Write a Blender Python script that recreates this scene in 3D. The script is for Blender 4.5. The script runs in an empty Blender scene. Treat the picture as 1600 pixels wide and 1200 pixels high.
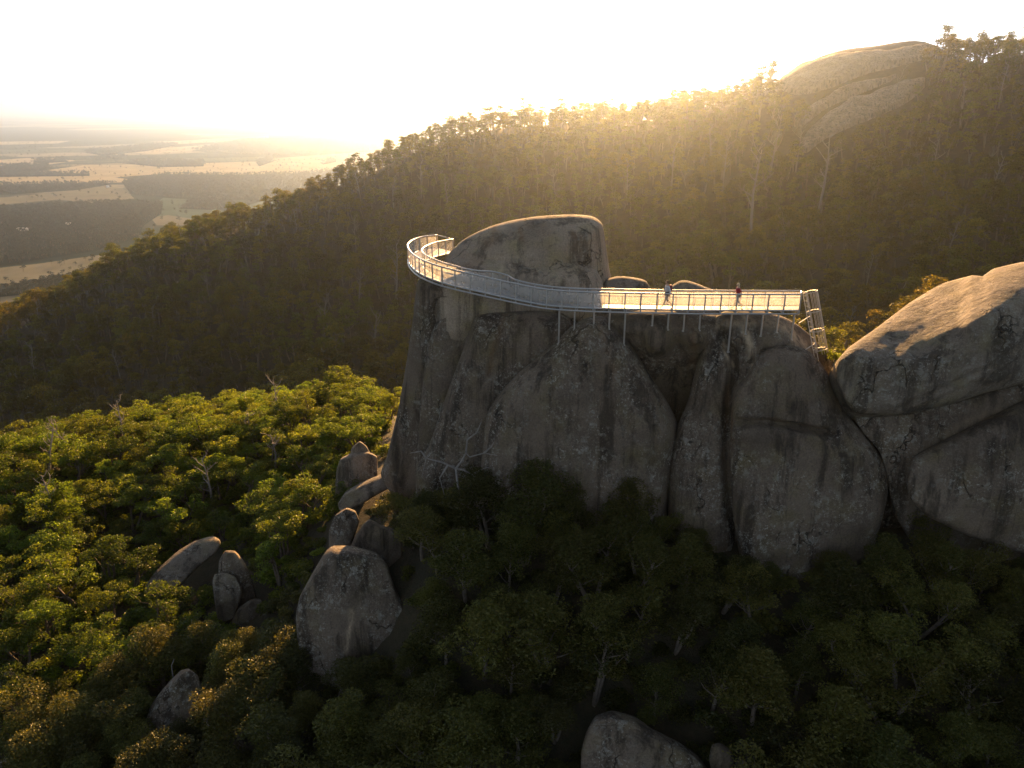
import bpy, bmesh, math, random
import numpy as np
from mathutils import Vector, Matrix, noise
from mathutils.bvhtree import BVHTree
from mathutils.geometry import delaunay_2d_cdt

random.seed(7)
RNG = np.random.default_rng(11)
S = bpy.context.scene
C = S.collection
R = math.radians

# ------------------------------------------------------------------ camera
F = 1209.0                       # focal length in photograph pixels (1600 wide)
PITCH = R(19.8)
cam_d = bpy.data.cameras.new('camera')
cam_d.sensor_width = 36.0
cam_d.lens = 36.0 * F / 1600.0
cam_d.clip_start = 0.5
cam_d.clip_end = 250000
cam = bpy.data.objects.new('camera', cam_d)
C.objects.link(cam)
cam.location = (0, 0, 0)
cam.rotation_euler = (R(90) - PITCH, 0, 0)
S.camera = cam

# ------------------------------------------------------------------ light
SUN_AZ, SUN_EL = R(8.5), R(12.0)      # azimuth to the right of the view direction, elevation
w = bpy.data.worlds.new('World')
S.world = w
w.use_nodes = True
nt = w.node_tree
nt.nodes.clear()
sky = nt.nodes.new('ShaderNodeTexSky')
sky.sky_type = 'NISHITA'
sky.sun_disc = False
sky.sun_elevation = SUN_EL
sky.sun_rotation = SUN_AZ
sky.altitude = 500
sky.air_density = 1.0
sky.dust_density = 2.2
sky.ozone_density = 1.0
bw = nt.nodes.new('ShaderNodeRGBToBW')
nt.links.new(sky.outputs[0], bw.inputs[0])
tint = nt.nodes.new('ShaderNodeMix'); tint.data_type = 'RGBA'; tint.blend_type = 'MULTIPLY'
tint.inputs[0].default_value = 1.0
tint.inputs[7].default_value = (0.98, 1.12, 1.40, 1)
nt.links.new(bw.outputs[0], tint.inputs[6])
tc = nt.nodes.new('ShaderNodeTexCoord')
mp = nt.nodes.new('ShaderNodeMapping'); mp.inputs['Scale'].default_value = (1.6, 1.6, 7.0)
nt.links.new(tc.outputs['Generated'], mp.inputs[0])
cn = nt.nodes.new('ShaderNodeTexNoise'); cn.inputs['Scale'].default_value = 1.7; cn.inputs['Detail'].default_value = 7
cn.inputs['Roughness'].default_value = 0.55
nt.links.new(mp.outputs[0], cn.inputs['Vector'])
cr = nt.nodes.new('ShaderNodeMapRange')
cr.inputs['From Min'].default_value = 0.35; cr.inputs['From Max'].default_value = 0.66
cr.inputs['To Min'].default_value = 0.45; cr.inputs['To Max'].default_value = 0.92
nt.links.new(cn.outputs[0], cr.inputs[0])
mixs = nt.nodes.new('ShaderNodeMix'); mixs.data_type = 'RGBA'
nt.links.new(cr.outputs[0], mixs.inputs[0])
nt.links.new(sky.outputs[0], mixs.inputs[6])
nt.links.new(tint.outputs[2], mixs.inputs[7])
bg = nt.nodes.new('ShaderNodeBackground'); bg.inputs[1].default_value = 0.05
cl = nt.nodes.new('ShaderNodeMapRange')
cl.inputs['From Min'].default_value = 0.3; cl.inputs['From Max'].default_value = 0.7
cl.inputs['To Min'].default_value = 0.80; cl.inputs['To Max'].default_value = 1.15
nt.links.new(cn.outputs[0], cl.inputs[0])
mulc = nt.nodes.new('ShaderNodeMix'); mulc.data_type = 'RGBA'; mulc.blend_type = 'MULTIPLY'; mulc.inputs[0].default_value = 1.0
nt.links.new(mixs.outputs[2], mulc.inputs[6]); nt.links.new(cl.outputs[0], mulc.inputs[7])
nt.links.new(mulc.outputs[2], bg.inputs[0])
wo = nt.nodes.new('ShaderNodeOutputWorld')
nt.links.new(bg.outputs[0], wo.inputs[0])

sun_d = bpy.data.lights.new('sun', 'SUN')
sun_d.energy = 5.0
sun_d.angle = R(0.5)
sun_d.color = (1.0, 0.54, 0.19)
sun = bpy.data.objects.new('sun', sun_d)
C.objects.link(sun)
SUN = Vector((math.cos(SUN_EL) * math.sin(SUN_AZ), math.cos(SUN_EL) * math.cos(SUN_AZ), math.sin(SUN_EL)))
sun.rotation_euler = SUN.to_track_quat('Z', 'Y').to_euler()
sun.location = (40, 150, 60)

HAZE_D, HAZE_G = 9.5e-5, 0.91          # air: density per metre, forward scattering
vs = S.view_settings
vs.view_transform = 'Standard'
vs.look = 'None'
vs.exposure = 1.8
vs.gamma = 1.0
vs.use_curve_mapping = False
cy = S.cycles
cy.use_denoising = True
cy.max_bounces = 5
cy.diffuse_bounces = 2
cy.glossy_bounces = 2
cy.transmission_bounces = 3
cy.transparent_max_bounces = 8
cy.volume_bounces = 3
cy.caustics_reflective = False
cy.caustics_refractive = False
cy.use_adaptive_sampling = True
cy.adaptive_threshold = 0.02

# ------------------------------------------------------------------ pixel <-> world
SP, CP = math.sin(PITCH), math.cos(PITCH)
def ray(px, py):
    u = (px - 800) / F
    v = (600 - py) / F
    return Vector((u, CP + v * SP, -SP + v * CP))
def at_y(px, py, y):
    d = ray(px, py)
    return d * (y / d.y)
def at_z(px, py, z):
    d = ray(px, py)
    return d * (z / d.z)
def project(p):
    c = p[1] * CP - p[2] * SP
    up = p[1] * SP + p[2] * CP
    return 800 + F * p[0] / c, 600 - F * up / c

# ------------------------------------------------------------------ object helpers
def mesh_from(verts, faces, mat=None, smooth=True, mats=None, fmat=None):
    me = bpy.data.meshes.new('mesh')
    me.from_pydata([tuple(v) for v in verts], [], faces)
    if mats:
        for m in mats: me.materials.append(m)
        if fmat is not None: me.polygons.foreach_set('material_index', fmat)
    elif mat: me.materials.append(mat)
    if smooth:
        me.polygons.foreach_set('use_smooth', [True] * len(me.polygons))
    me.update()
    return me
def link(name, me, parent=None, loc=(0, 0, 0), rot=(0, 0, 0), sc=1.0):
    o = bpy.data.objects.new(name, me)
    C.objects.link(o)
    o.location = loc
    o.rotation_euler = rot
    o.scale = (sc, sc, sc) if not hasattr(sc, '__len__') else sc
    if parent: o.parent = parent
    return o
def tag(o, label=None, cat=None, group=None, kind=None):
    if label: o['label'] = label
    if cat: o['category'] = cat
    if group: o['group'] = group
    if kind: o['kind'] = kind
    return o
def shift(verts, base):
    b = Vector(base)
    return [Vector(v) - b for v in verts]
def tube_geo(pts, rads, n=6, cap=True):
    """tapered tube along a polyline"""
    verts, faces = [], []
    pts = [Vector(p) for p in pts]
    k = len(pts)
    ref = Vector((0.31, 0.92, 0.23)).normalized()
    for i, p in enumerate(pts):
        t = (pts[min(i + 1, k - 1)] - pts[max(i - 1, 0)])
        t = t.normalized() if t.length > 1e-9 else Vector((0, 0, 1))
        a = t.cross(ref)
        if a.length < 1e-3: a = t.cross(Vector((1, 0, 0)))
        a.normalize(); b = t.cross(a)
        r = rads[i] if hasattr(rads, '__len__') else rads
        for j in range(n):
            th = 2 * math.pi * j / n
            verts.append(p + (a * math.cos(th) + b * math.sin(th)) * r)
    for i in range(k - 1):
        for j in range(n):
            j2 = (j + 1) % n
            faces.append((i * n + j, i * n + j2, (i + 1) * n + j2, (i + 1) * n + j))
    if cap:
        faces.append(tuple(range(n - 1, -1, -1)))
        faces.append(tuple((k - 1) * n + j for j in range(n)))
    return verts, faces
class Geo:
    def __init__(s): s.v = []; s.f = []; s.m = []
    def add(s, v, f, m=0):
        o = len(s.v); s.v += list(v); s.f += [tuple(i + o for i in q) for q in f]; s.m += [m] * len(f)
    def tube(s, pts, r, n=6, m=0): s.add(*tube_geo(pts, r, n), m)
    def box(s, c, d, rz=0, m=0):
        c = Vector(c); M = Matrix.Rotation(rz, 3, 'Z')
        vv = [c + M @ Vector((x * d[0] / 2, y * d[1] / 2, z * d[2] / 2)) for x in (-1, 1) for y in (-1, 1) for z in (-1, 1)]
        s.add(vv, [(0, 1, 3, 2), (4, 6, 7, 5), (0, 4, 5, 1), (2, 3, 7, 6), (0, 2, 6, 4), (1, 5, 7, 3)], m)
    def mesh(s, mat=None, smooth=False, mats=None):
        return mesh_from(s.v, s.f, mat, smooth, mats, s.m if mats else None)

# ------------------------------------------------------------------ materials
def newmat(name):
    m = bpy.data.materials.new(name); m.use_nodes = True
    t = m.node_tree; t.nodes.clear()
    out = t.nodes.new('ShaderNodeOutputMaterial')
    return m, t, out
def N(t, kind, **kw):
    n = t.nodes.new(kind)
    for k, v in kw.items():
        if k in n.inputs: n.inputs[k].default_value = v
        else: setattr(n, k, v)
    return n
def ramp(t, fac, stops):
    r = t.nodes.new('ShaderNodeValToRGB')
    e = r.color_ramp.elements
    while len(e) < len(stops): e.new(0.5)
    for i, (p, c) in enumerate(stops):
        e[i].position = p
        e[i].color = (c, c, c, 1) if not hasattr(c, '__len__') else (*c, 1)
    t.links.new(fac, r.inputs[0])
    return r.outputs[0]
def mixc(t, fac, a, b, mode='MIX'):
    n = t.nodes.new('ShaderNodeMix'); n.data_type = 'RGBA'; n.blend_type = mode
    for i, v in ((0, fac), (6, a), (7, b)):
        if hasattr(v, 'is_linked'): t.links.new(v, n.inputs[i])
        elif hasattr(v, '__len__'): n.inputs[i].default_value = (*v, 1)
        else: n.inputs[i].default_value = v
    return n.outputs[2]
def noise_n(t, vec, scale, detail=4, rough=0.55, dist=0.0):
    n = N(t, 'ShaderNodeTexNoise', Scale=scale, Detail=detail, Roughness=rough, Distortion=dist)
    t.links.new(vec, n.inputs['Vector'])
    return n.outputs[0]
def mapped(t, vec, sc):
    m = t.nodes.new('ShaderNodeMapping'); m.inputs['Scale'].default_value = sc
    t.links.new(vec, m.inputs[0])
    return m.outputs[0]

def granite(name, base=(0.160, 0.126, 0.094), lichen=1.0, fine=1.0):
    m, t, out = newmat(name)
    pos = t.nodes.new('ShaderNodeNewGeometry').outputs['Position']
    big = noise_n(t, pos, 0.22, 5, 0.6)
    col = mixc(t, ramp(t, big, [(0.3, 0.0), (0.72, 1.0)]), tuple(c * 0.62 for c in base), tuple(c * 1.35 for c in base))
    # warm / olive drift
    w2 = noise_n(t, pos, 0.55, 4, 0.6)
    col = mixc(t, ramp(t, w2, [(0.48, 0.0), (0.75, 0.65)]), col, (base[0] * 0.95, base[1] * 1.0, base[2] * 0.55))
    # dark vertical weeping streaks
    st = noise_n(t, mapped(t, pos, (0.85, 0.85, 0.035)), 1.0, 7, 0.70, 0.25)
    col = mixc(t, ramp(t, st, [(0.49, 0.0), (0.60, 0.80)]), col, tuple(c * 0.24 for c in base))
    st2 = noise_n(t, mapped(t, pos, (2.6, 2.6, 0.10)), 1.0, 4, 0.6, 0.2)
    col = mixc(t, ramp(t, st2, [(0.60, 0.0), (0.75, 0.40)]), col, (0.20, 0.165, 0.115))
    # grain of the stone
    g = noise_n(t, pos, 9.0, 5, 0.75)
    col = mixc(t, ramp(t, g, [(0.3, 0.0), (0.7, 1.0)]), mixc(t, 1.0, col, (0.62, 0.60, 0.58), 'MULTIPLY'), mixc(t, 1.0, col, (1.28, 1.26, 1.22), 'MULTIPLY'))
    # lichen: pale blotches gathered in patches, two sizes
    zone = noise_n(t, pos, 0.30, 4, 0.65)
    zr = ramp(t, zone, [(0.44, 0.04), (0.58, 1.0)])
    for sc, lo, hi, c, s in ((2.2, 0.53, 0.60, (0.30, 0.285, 0.24), 0.65), (6.5, 0.57, 0.63, (0.46, 0.44, 0.37), 0.72), (1.5, 0.62, 0.72, (0.20, 0.20, 0.13), 0.5)):
        b = ramp(t, noise_n(t, pos, sc, 5, 0.72), [(lo, 0.0), (hi, s * lichen)])
        mm = N(t, 'ShaderNodeMath', operation='MULTIPLY'); t.links.new(b, mm.inputs[0]); t.links.new(zr, mm.inputs[1])
        col = mixc(t, mm.outputs[0], col, c)
    # sparse hairline fissures
    wob = N(t, 'ShaderNodeTexNoise', Scale=0.8, Detail=4.0); t.links.new(pos, wob.inputs['Vector'])
    va = N(t, 'ShaderNodeVectorMath', operation='MULTIPLY_ADD'); t.links.new(wob.outputs['Color'], va.inputs[0]); va.inputs[1].default_value = (1.3, 1.3, 1.3); t.links.new(mapped(t, pos, (.55, .55, .24)), va.inputs[2])
    vf = N(t, 'ShaderNodeTexVoronoi', feature='DISTANCE_TO_EDGE', Scale=0.55); t.links.new(va.outputs[0], vf.inputs['Vector'])
    fz_ = ramp(t, vf.outputs['Distance'], [(0.0, 1.0), (0.016, 0.0)])
    fm = N(t, 'ShaderNodeMath', operation='MULTIPLY'); t.links.new(fz_, fm.inputs[0]); t.links.new(ramp(t, noise_n(t, pos, 0.3, 3, 0.6), [(0.50, 0.0), (0.58, 0.9)]), fm.inputs[1])
    col = mixc(t, fm.outputs[0], col, tuple(c * 0.16 for c in base))
    # stains drawn per rock (water-washed pale stone, rust)
    a1 = t.nodes.new('ShaderNodeAttribute'); a1.attribute_name = 'stain'
    sn = noise_n(t, mapped(t, pos, (2.5, 2.5, 0.5)), 1.0, 5, 0.7)
    m1 = N(t, 'ShaderNodeMath', operation='MULTIPLY'); t.links.new(a1.outputs['Fac'], m1.inputs[0]); t.links.new(ramp(t, sn, [(0.36, 0.1), (0.56, 1.0)]), m1.inputs[1])
    col = mixc(t, m1.outputs[0], col, (0.56, 0.43, 0.28))
    a2 = t.nodes.new('ShaderNodeAttribute'); a2.attribute_name = 'rust'
    m2 = N(t, 'ShaderNodeMath', operation='MULTIPLY'); t.links.new(a2.outputs['Fac'], m2.inputs[0]); t.links.new(ramp(t, sn, [(0.30, 0.1), (0.55, 1.0)]), m2.inputs[1])
    m2b = N(t, 'ShaderNodeMath', operation='MULTIPLY'); t.links.new(m2.outputs[0], m2b.inputs[0]); m2b.inputs[1].default_value = 0.55
    col = mixc(t, m2b.outputs[0], col, (0.21, 0.105, 0.04))
    p = N(t, 'ShaderNodeBsdfPrincipled', Roughness=0.88)
    p.inputs['Specular IOR Level'].default_value = 0.25
    t.links.new(col, p.inputs['Base Color'])
    b1 = N(t, 'ShaderNodeBump', Strength=0.9, Distance=0.16)
    hn = noise_n(t, pos, 2.2, 9, 0.66)
    hs_ = N(t, 'ShaderNodeMath', operation='SUBTRACT'); t.links.new(hn, hs_.inputs[0]); t.links.new(fm.outputs[0], hs_.inputs[1])
    t.links.new(hs_.outputs[0], b1.inputs['Height'])
    b2 = N(t, 'ShaderNodeBump', Strength=0.6, Distance=0.02 * fine)
    t.links.new(g, b2.inputs['Height']); t.links.new(b1.outputs[0], b2.inputs['Normal'])
    t.links.new(b2.outputs[0], p.inputs['Normal'])
    t.links.new(p.outputs[0], out.inputs[0])
    return m
M = {}
M['granite'] = granite('granite')
M['granite_pale'] = granite('granite_pale', (0.215, 0.18, 0.14), 0.8)
M['granite_dome_lit'] = granite('granite_dome_lit', (0.36, 0.29, 0.215), 0.6)  # lighter copy of the granite: glow on the dome put into its colour
M['granite_dark'] = granite('granite_dark', (0.085, 0.077, 0.066), 1.2)
M['granite_far'] = granite('granite_far', (0.30, 0.24, 0.19), 0.2)

def foliage(name, c1, c2, c3, trans=0.45, rough=0.6, drift=None):
    m, t, out = newmat(name)
    g = t.nodes.new('ShaderNodeNewGeometry')
    oi = t.nodes.new('ShaderNodeObjectInfo')
    col = ramp(t, g.outputs['Random Per Island'], [(0.0, c1), (0.55, c2), (1.0, c3)])
    hs = N(t, 'ShaderNodeHueSaturation', Fac=1.0)
    mr = N(t, 'ShaderNodeMapRange'); mr.inputs['To Min'].default_value = 0.965; mr.inputs['To Max'].default_value = 1.02
    hs.inputs['Hue'].default_value = 0.5
    mh = N(t, 'ShaderNodeMapRange'); mh.inputs['To Min'].default_value = 0.478; mh.inputs['To Max'].default_value = 0.515
    mv = N(t, 'ShaderNodeMapRange'); mv.inputs['To Min'].default_value = 0.50; mv.inputs['To Max'].default_value = 1.50
    t.links.new(oi.outputs['Random'], mh.inputs[0]); t.links.new(mh.outputs[0], hs.inputs['Hue'])
    wn = N(t, 'ShaderNodeTexWhiteNoise', noise_dimensions='1D'); t.links.new(oi.outputs['Random'], wn.inputs['W'])
    t.links.new(wn.outputs[0], mv.inputs[0]); t.links.new(mv.outputs[0], hs.inputs['Value'])
    t.links.new(col, hs.inputs['Color'])
    fcol = hs.outputs[0]
    if drift:
        dn = noise_n(t, oi.outputs['Location'], drift[0], 3, 0.6)
        fcol = mixc(t, ramp(t, dn, [(0.42, 0.0), (0.62, 1.0)]), fcol, mixc(t, 1.0, fcol, drift[1], 'MULTIPLY'))
    d = N(t, 'ShaderNodeBsdfDiffuse'); t.links.new(fcol, d.inputs[0])
    tr = N(t, 'ShaderNodeBsdfTranslucent')
    t.links.new(mixc(t, 1.0, fcol, (1.8, 1.6, 0.6), 'MULTIPLY'), tr.inputs[0])
    mx = N(t, 'ShaderNodeMixShader'); mx.inputs[0].default_value = trans
    t.links.new(d.outputs[0], mx.inputs[1]); t.links.new(tr.outputs[0], mx.inputs[2])
    gl = N(t, 'ShaderNodeBsdfGlossy', Roughness=0.42); gl.inputs[0].default_value = (0.9, 0.9, 0.8, 1)
    m3 = N(t, 'ShaderNodeMixShader'); m3.inputs[0].default_value = 0.025
    t.links.new(mx.outputs[0], m3.inputs[1]); t.links.new(gl.outputs[0], m3.inputs[2])
    t.links.new(m3.outputs[0], out.inputs[0])
    return m
M['leaf_bright'] = foliage('leaf_bright', (0.060, 0.094, 0.010), (0.105, 0.150, 0.014), (0.16, 0.205, 0.020), 0.6)  # sunlit set: sunshine on the bush is put into the leaf colour
M['leaf_shaded'] = foliage('leaf_shaded', (0.052, 0.060, 0.013), (0.082, 0.088, 0.018), (0.125, 0.118, 0.025), 0.35)  # shaded counterpart: shade below the rocks is put into the leaf colour
M['leaf_hill'] = foliage('leaf_hill', (0.052, 0.068, 0.013), (0.084, 0.104, 0.018), (0.13, 0.142, 0.024), 0.55, drift=(0.012, (1.25, 0.93, 0.8)))
M['leaf_plain'] = foliage('leaf_plain', (0.006, 0.020, 0.020), (0.009, 0.027, 0.026), (0.014, 0.036, 0.032), 0.05)  # dark teal: cloud shade over the woods is put into the leaf colour

def simple(name, col, rough=0.7, metal=0.0, var=0.25, scale=6.0, bump=0.0):
    m, t, out = newmat(name)
    pos = t.nodes.new('ShaderNodeNewGeometry').outputs['Position']
    n = noise_n(t, pos, scale, 5, 0.65)
    c = mixc(t, ramp(t, n, [(0.3, 0.0), (0.7, 1.0)]), tuple(x * (1 - var) for x in col), tuple(min(1, x * (1 + var)) for x in col))
    p = N(t, 'ShaderNodeBsdfPrincipled', Roughness=rough, Metallic=metal)
    t.links.new(c, p.inputs['Base Color'])
    if bump:
        b = N(t, 'ShaderNodeBump', Strength=0.6, Distance=bump); t.links.new(n, b.inputs['Height']); t.links.new(b.outputs[0], p.inputs['Normal'])
    t.links.new(p.outputs[0], out.inputs[0])
    return m
M['bark'] = simple('bark', (0.11, 0.085, 0.06), 0.9, 0, 0.5, 5, 0.02)
M['bark_pale'] = simple('bark_pale', (0.20, 0.165, 0.12), 0.85, 0, 0.35, 4, 0.02)
M['bark_grey'] = simple('bark_grey', (0.15, 0.12, 0.09), 0.9, 0, 0.4, 5, 0.02)
M['dead_wood'] = simple('dead_wood', (0.25, 0.225, 0.195), 0.85, 0, 0.3, 5, 0.02)
M['steel'] = simple('steel', (0.55, 0.54, 0.52), 0.38, 0.85, 0.12, 9)
M['grating'] = simple('grating', (0.30, 0.29, 0.27), 0.55, 0.6, 0.2, 30)
M['ladder_steel'] = simple('ladder_steel', (0.60, 0.56, 0.48), 0.45, 0.6, 0.12, 9)
M['shed'] = simple('shed', (0.75, 0.75, 0.73), 0.5, 0.1, 0.08, 1)

# steel-mesh infill panels of the walkway: woven wire, mostly open, glittering against the light
m, t, out = newmat('mesh_panel')
tr = N(t, 'ShaderNodeBsdfTransparent')
tl = N(t, 'ShaderNodeBsdfTranslucent'); tl.inputs[0].default_value = (0.84, 0.84, 0.80, 1)
df = N(t, 'ShaderNodeBsdfDiffuse'); df.inputs[0].default_value = (0.70, 0.67, 0.62, 1)
gl = N(t, 'ShaderNodeBsdfGlossy', Roughness=0.22); gl.inputs[0].default_value = (0.92, 0.93, 0.95, 1)
m1 = N(t, 'ShaderNodeMixShader'); m1.inputs[0].default_value = 0.72
t.links.new(df.outputs[0], m1.inputs[1]); t.links.new(tl.outputs[0], m1.inputs[2])
m2 = N(t, 'ShaderNodeMixShader'); m2.inputs[0].default_value = 0.25
t.links.new(m1.outputs[0], m2.inputs[1]); t.links.new(gl.outputs[0], m2.inputs[2])
pos = t.nodes.new('ShaderNodeNewGeometry').outputs['Position']
pn = ramp(t, noise_n(t, pos, 3.0, 3, 0.5), [(0.3, 0.34), (0.7, 0.48)])
m3 = N(t, 'ShaderNodeMixShader')
t.links.new(pn, m3.inputs[0]); t.links.new(tr.outputs[0], m3.inputs[1]); t.links.new(m2.outputs[0], m3.inputs[2])
t.links.new(m3.outputs[0], out.inputs[0])
M['panel'] = m

# ground of the bush and hill
m, t, out = newmat('forest_ground')
pos = t.nodes.new('ShaderNodeNewGeometry').outputs['Position']
n1 = noise_n(t, pos, 0.35, 6, 0.65); n2 = noise_n(t, pos, 2.5, 6, 0.7)
c = mixc(t, ramp(t, n1, [(0.35, 0.0), (0.65, 1.0)]), (0.030, 0.026, 0.014), (0.085, 0.060, 0.030))
c = mixc(t, ramp(t, n2, [(0.4, 0.0), (0.7, 0.7)]), c, (0.030, 0.036, 0.012))
p = N(t, 'ShaderNodeBsdfPrincipled', Roughness=0.95); t.links.new(c, p.inputs['Base Color'])
b = N(t, 'ShaderNodeBump', Strength=0.9, Distance=0.25); t.links.new(n2, b.inputs['Height']); t.links.new(b.outputs[0], p.inputs['Normal'])
t.links.new(p.outputs[0], out.inputs[0])
M['forest_ground'] = m

# the plain: patchwork of paddocks and woods
m, t, out = newmat('plain_ground')
pos = t.nodes.new('ShaderNodeNewGeometry').outputs['Position']
def vor(scale, sx=1.0, sy=1.0):
    wn_ = noise_n(t, pos, 0.0009, 4, 0.6)
    v = N(t, 'ShaderNodeTexVoronoi', Scale=1.0, distance='CHEBYCHEV'); v.inputs['Randomness'].default_value = 0.8
    t.links.new(mapped(t, pos, (scale * sx, scale * sy, 0)), v.inputs['Vector'])
    s = N(t, 'ShaderNodeSeparateColor'); t.links.new(v.outputs['Color'], s.inputs[0])
    return s.outputs
v1 = vor(0.0019, 1.0, 0.7); v2 = vor(0.0006, 0.9, 0.7)
c = ramp(t, v1[0], [(0.0, (0.07, 0.105, 0.09)), (0.35, (0.13, 0.15, 0.12)), (0.62, (0.27, 0.25, 0.19)), (1.0, (0.38, 0.34, 0.25))])
fz = noise_n(t, mapped(t, pos, (0.00045, 0.00075, 0)), 1.0, 5, 0.6, 0.4)
c = mixc(t, ramp(t, fz, [(0.47, 0.0), (0.51, 0.92)]), c, (0.010, 0.032, 0.036))
c = mixc(t, ramp(t, v2[1], [(0.60, 0.0), (0.61, 0.88)]), c, (0.009, 0.030, 0.034))
fn = noise_n(t, pos, 0.02, 5, 0.7)
c = mixc(t, ramp(t, fn, [(0.35, 0.0), (0.7, 0.35)]), c, (0.06, 0.065, 0.035))
p = N(t, 'ShaderNodeBsdfPrincipled', Roughness=1.0); t.links.new(c, p.inputs['Base Color'])
p.inputs['Specular IOR Level'].default_value = 0.0
t.links.new(p.outputs[0], out.inputs[0])
M['plain'] = m
def field_mat(name, col):
    m, t, out = newmat(name)
    pos = t.nodes.new('ShaderNodeNewGeometry').outputs['Position']
    n = noise_n(t, pos, 0.006, 6, 0.7); n2 = noise_n(t, mapped(t, pos, (0.03, 0.004, 0)), 1.0, 3, 0.5)
    c = mixc(t, ramp(t, n, [(0.3, 0.0), (0.72, 1.0)]), tuple(x * 0.72 for x in col), tuple(x * 1.2 for x in col))
    c = mixc(t, ramp(t, n2, [(0.45, 0.0), (0.7, 0.3)]), c, (col[0] * .7, col[1] * .8, col[2] * .7))
    p = N(t, 'ShaderNodeBsdfPrincipled', Roughness=1.0); t.links.new(c, p.inputs['Base Color'])
    p.inputs['Specular IOR Level'].default_value = 0.0
    t.links.new(p.outputs[0], out.inputs[0])
    return m
M['field_tan'] = field_mat('field_tan', (0.42, 0.36, 0.24))
M['field_green'] = field_mat('field_green', (0.08, 0.125, 0.10))
M['field_dull'] = field_mat('field_dull', (0.18, 0.175, 0.13))
M['field_wood_shade'] = field_mat('field_wood_shade', (0.008, 0.024, 0.024))  # wood floor darkened, cloud shade put into its colour

# ------------------------------------------------------------------ terrain (thin-plate spline through placed points)
PLAIN_Z = -300.0
ctl = []
def cpt(x, y, z): ctl.append((x, y, z))
def cpix(px, py, y, dz=0.0):
    p = at_y(px, py, y); ctl.append((p.x, p.y, p.z + dz))
# near ground, with an added hump under the bush to catch sunlight
for q in ((-11, 62, -32.0), (-9, 48, -31.0), (-11, 42.3, -36.2), (-4, 44, -28.7), (3, 43, -29.2), (-2, 40, -31.8), (5, 36.5, -34.8), (10, 41.5, -30.2), (18, 41, -29.8),
          (24, 39.5, -29.6), (26, 35, -33.5), (28, 43, -28.0), (-23, 54, -41.2), (-38, 55, -41.3), (-42, 47, -43.0), (-36, 67, -43.2), (-19, 47, -39.5),
          (-61, 86, -42.6), (-14, 88, -36.8), (-34, 42, -45.5), (-30, 76, -40.5), (0, 30, -40), (-25, 28, -48), (-20, 36, -43.5), (10, 33, -37),
          (30, 28, -39), (0, 58, -31), (16, 60, -30), (36, 55, -27), (-45, 100, -43), (-20, 105, -42.5), (-75, 75, -46), (45, 35, -30),
          (60, 60, -27), (0, 10, -52), (0, 90, -37), (24, 80, -34), (-62, 45, -51), (40, 100, -42), (-48, 66, -42.5)):
    cpt(*q)
# valley behind
for q in ((-60, 170, -88), (0, 160, -78), (60, 150, -60), (-130, 200, -112), (-190, 220, -130), (120, 130, -42), (110, 200, -62)):
    cpt(*q)
# hill face
TREE = -13.0
for q in ((30, 650, 330), (300, 620, 320), (560, 540, 330), (600, 420, 430), (760, 330, 470), (980, 380, 360), (1110, 420, 300),
          (1350, 480, 235), (1580, 400, 260), (1200, 300, 420), (1450, 260, 400), (300, 450, 440), (120, 520, 430), (980, 260, 480)):
    cpix(q[0], q[1], q[2], TREE)
# ridge line (tree tops minus tree height)
RIDGE = [(0, 470, 560), (100, 436, 575), (190, 402, 590), (260, 360, 600), (340, 332, 610), (400, 320, 615), (475, 297, 620), (520, 262, 620), (600, 235, 620),
         (700, 202, 620), (775, 185, 620), (900, 160, 620), (1000, 145, 620), (1100, 132, 620), (1200, 116, 620), (1260, 95, 610),
         (1330, 82, 600), (1400, 74, 590), (1450, 68, 575), (1500, 60, 560), (1600, 42, 520), (1750, 10, 500)]
for px, py, y in RIDGE:
    cpix(px, py, y, -3.0 if 1230 < px < 1470 else TREE - 2)
    p = at_y(px, py, y)
    ctl.append((p.x * 1.12, y + 110, p.z - 48)); ctl.append((p.x * 1.35, y + 330, min(p.z - 150, -230)))
    ctl.append((p.x * 2.0, y + 800, -330))
for q in ((-520, 430, -205), (-560, 600, -260), (-700, 800, -320), (-450, 250, -180), (600, 450, 80), (500, 250, 20), (-800, 300, -320),
          (-1000, 1000, -335), (300, 1700, -335), (-600, 1600, -335), (1000, 1500, -335), (-300, 100, -130)):
    cpt(*q)
ctl = np.array(ctl)
_X = ctl[:, :2] / 100.0
def _phi(r2):
    return 0.5 * r2 * np.log(r2 + 1e-12)
_n = len(_X)
_K = _phi(((_X[:, None, :] - _X[None, :, :]) ** 2).sum(-1)) + np.eye(_n) * 2e-4
_P = np.hstack([np.ones((_n, 1)), _X])
_A = np.vstack([np.hstack([_K, _P]), np.hstack([_P.T, np.zeros((3, 3))])])
_W = np.linalg.solve(_A, np.concatenate([ctl[:, 2], np.zeros(3)]))
def terrain(x, y):
    x = np.atleast_1d(np.asarray(x, float)); y = np.atleast_1d(np.asarray(y, float))
    q = np.stack([x, y], -1) / 100.0
    out_ = np.empty(len(q))
    for i in range(0, len(q), 4000):
        qq = q[i:i + 4000]
        r2 = ((qq[:, None, :] - _X[None]) ** 2).sum(-1)
        out_[i:i + 4000] = _phi(r2) @ _W[:_n] + _W[_n] + qq @ _W[_n + 1:]
    d = np.hypot(x, y)
    nz = np.sin(x * .13 + 1.3 * np.sin(y * .07)) * np.cos(y * .11 + .9) * .5
    nz2 = (np.sin(x * .021 + y * .013) + np.sin(y * .029 - x * .017 + 1.0)) * 4.0 * np.clip((d - 180) / 200, 0, 1)
    z = out_ + nz + nz2
    return np.maximum(z, -345)
rows = np.concatenate([np.linspace(3, 24, 10)[:-1], np.geomspace(24, 1700, 210)])
cols = np.radians(np.linspace(-72, 66, 260))
gy, ga = np.meshgrid(rows, cols, indexing='ij')
tx = (gy * np.sin(ga)).ravel(); ty = (gy * np.cos(ga)).ravel()
tz = terrain(tx, ty)
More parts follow.
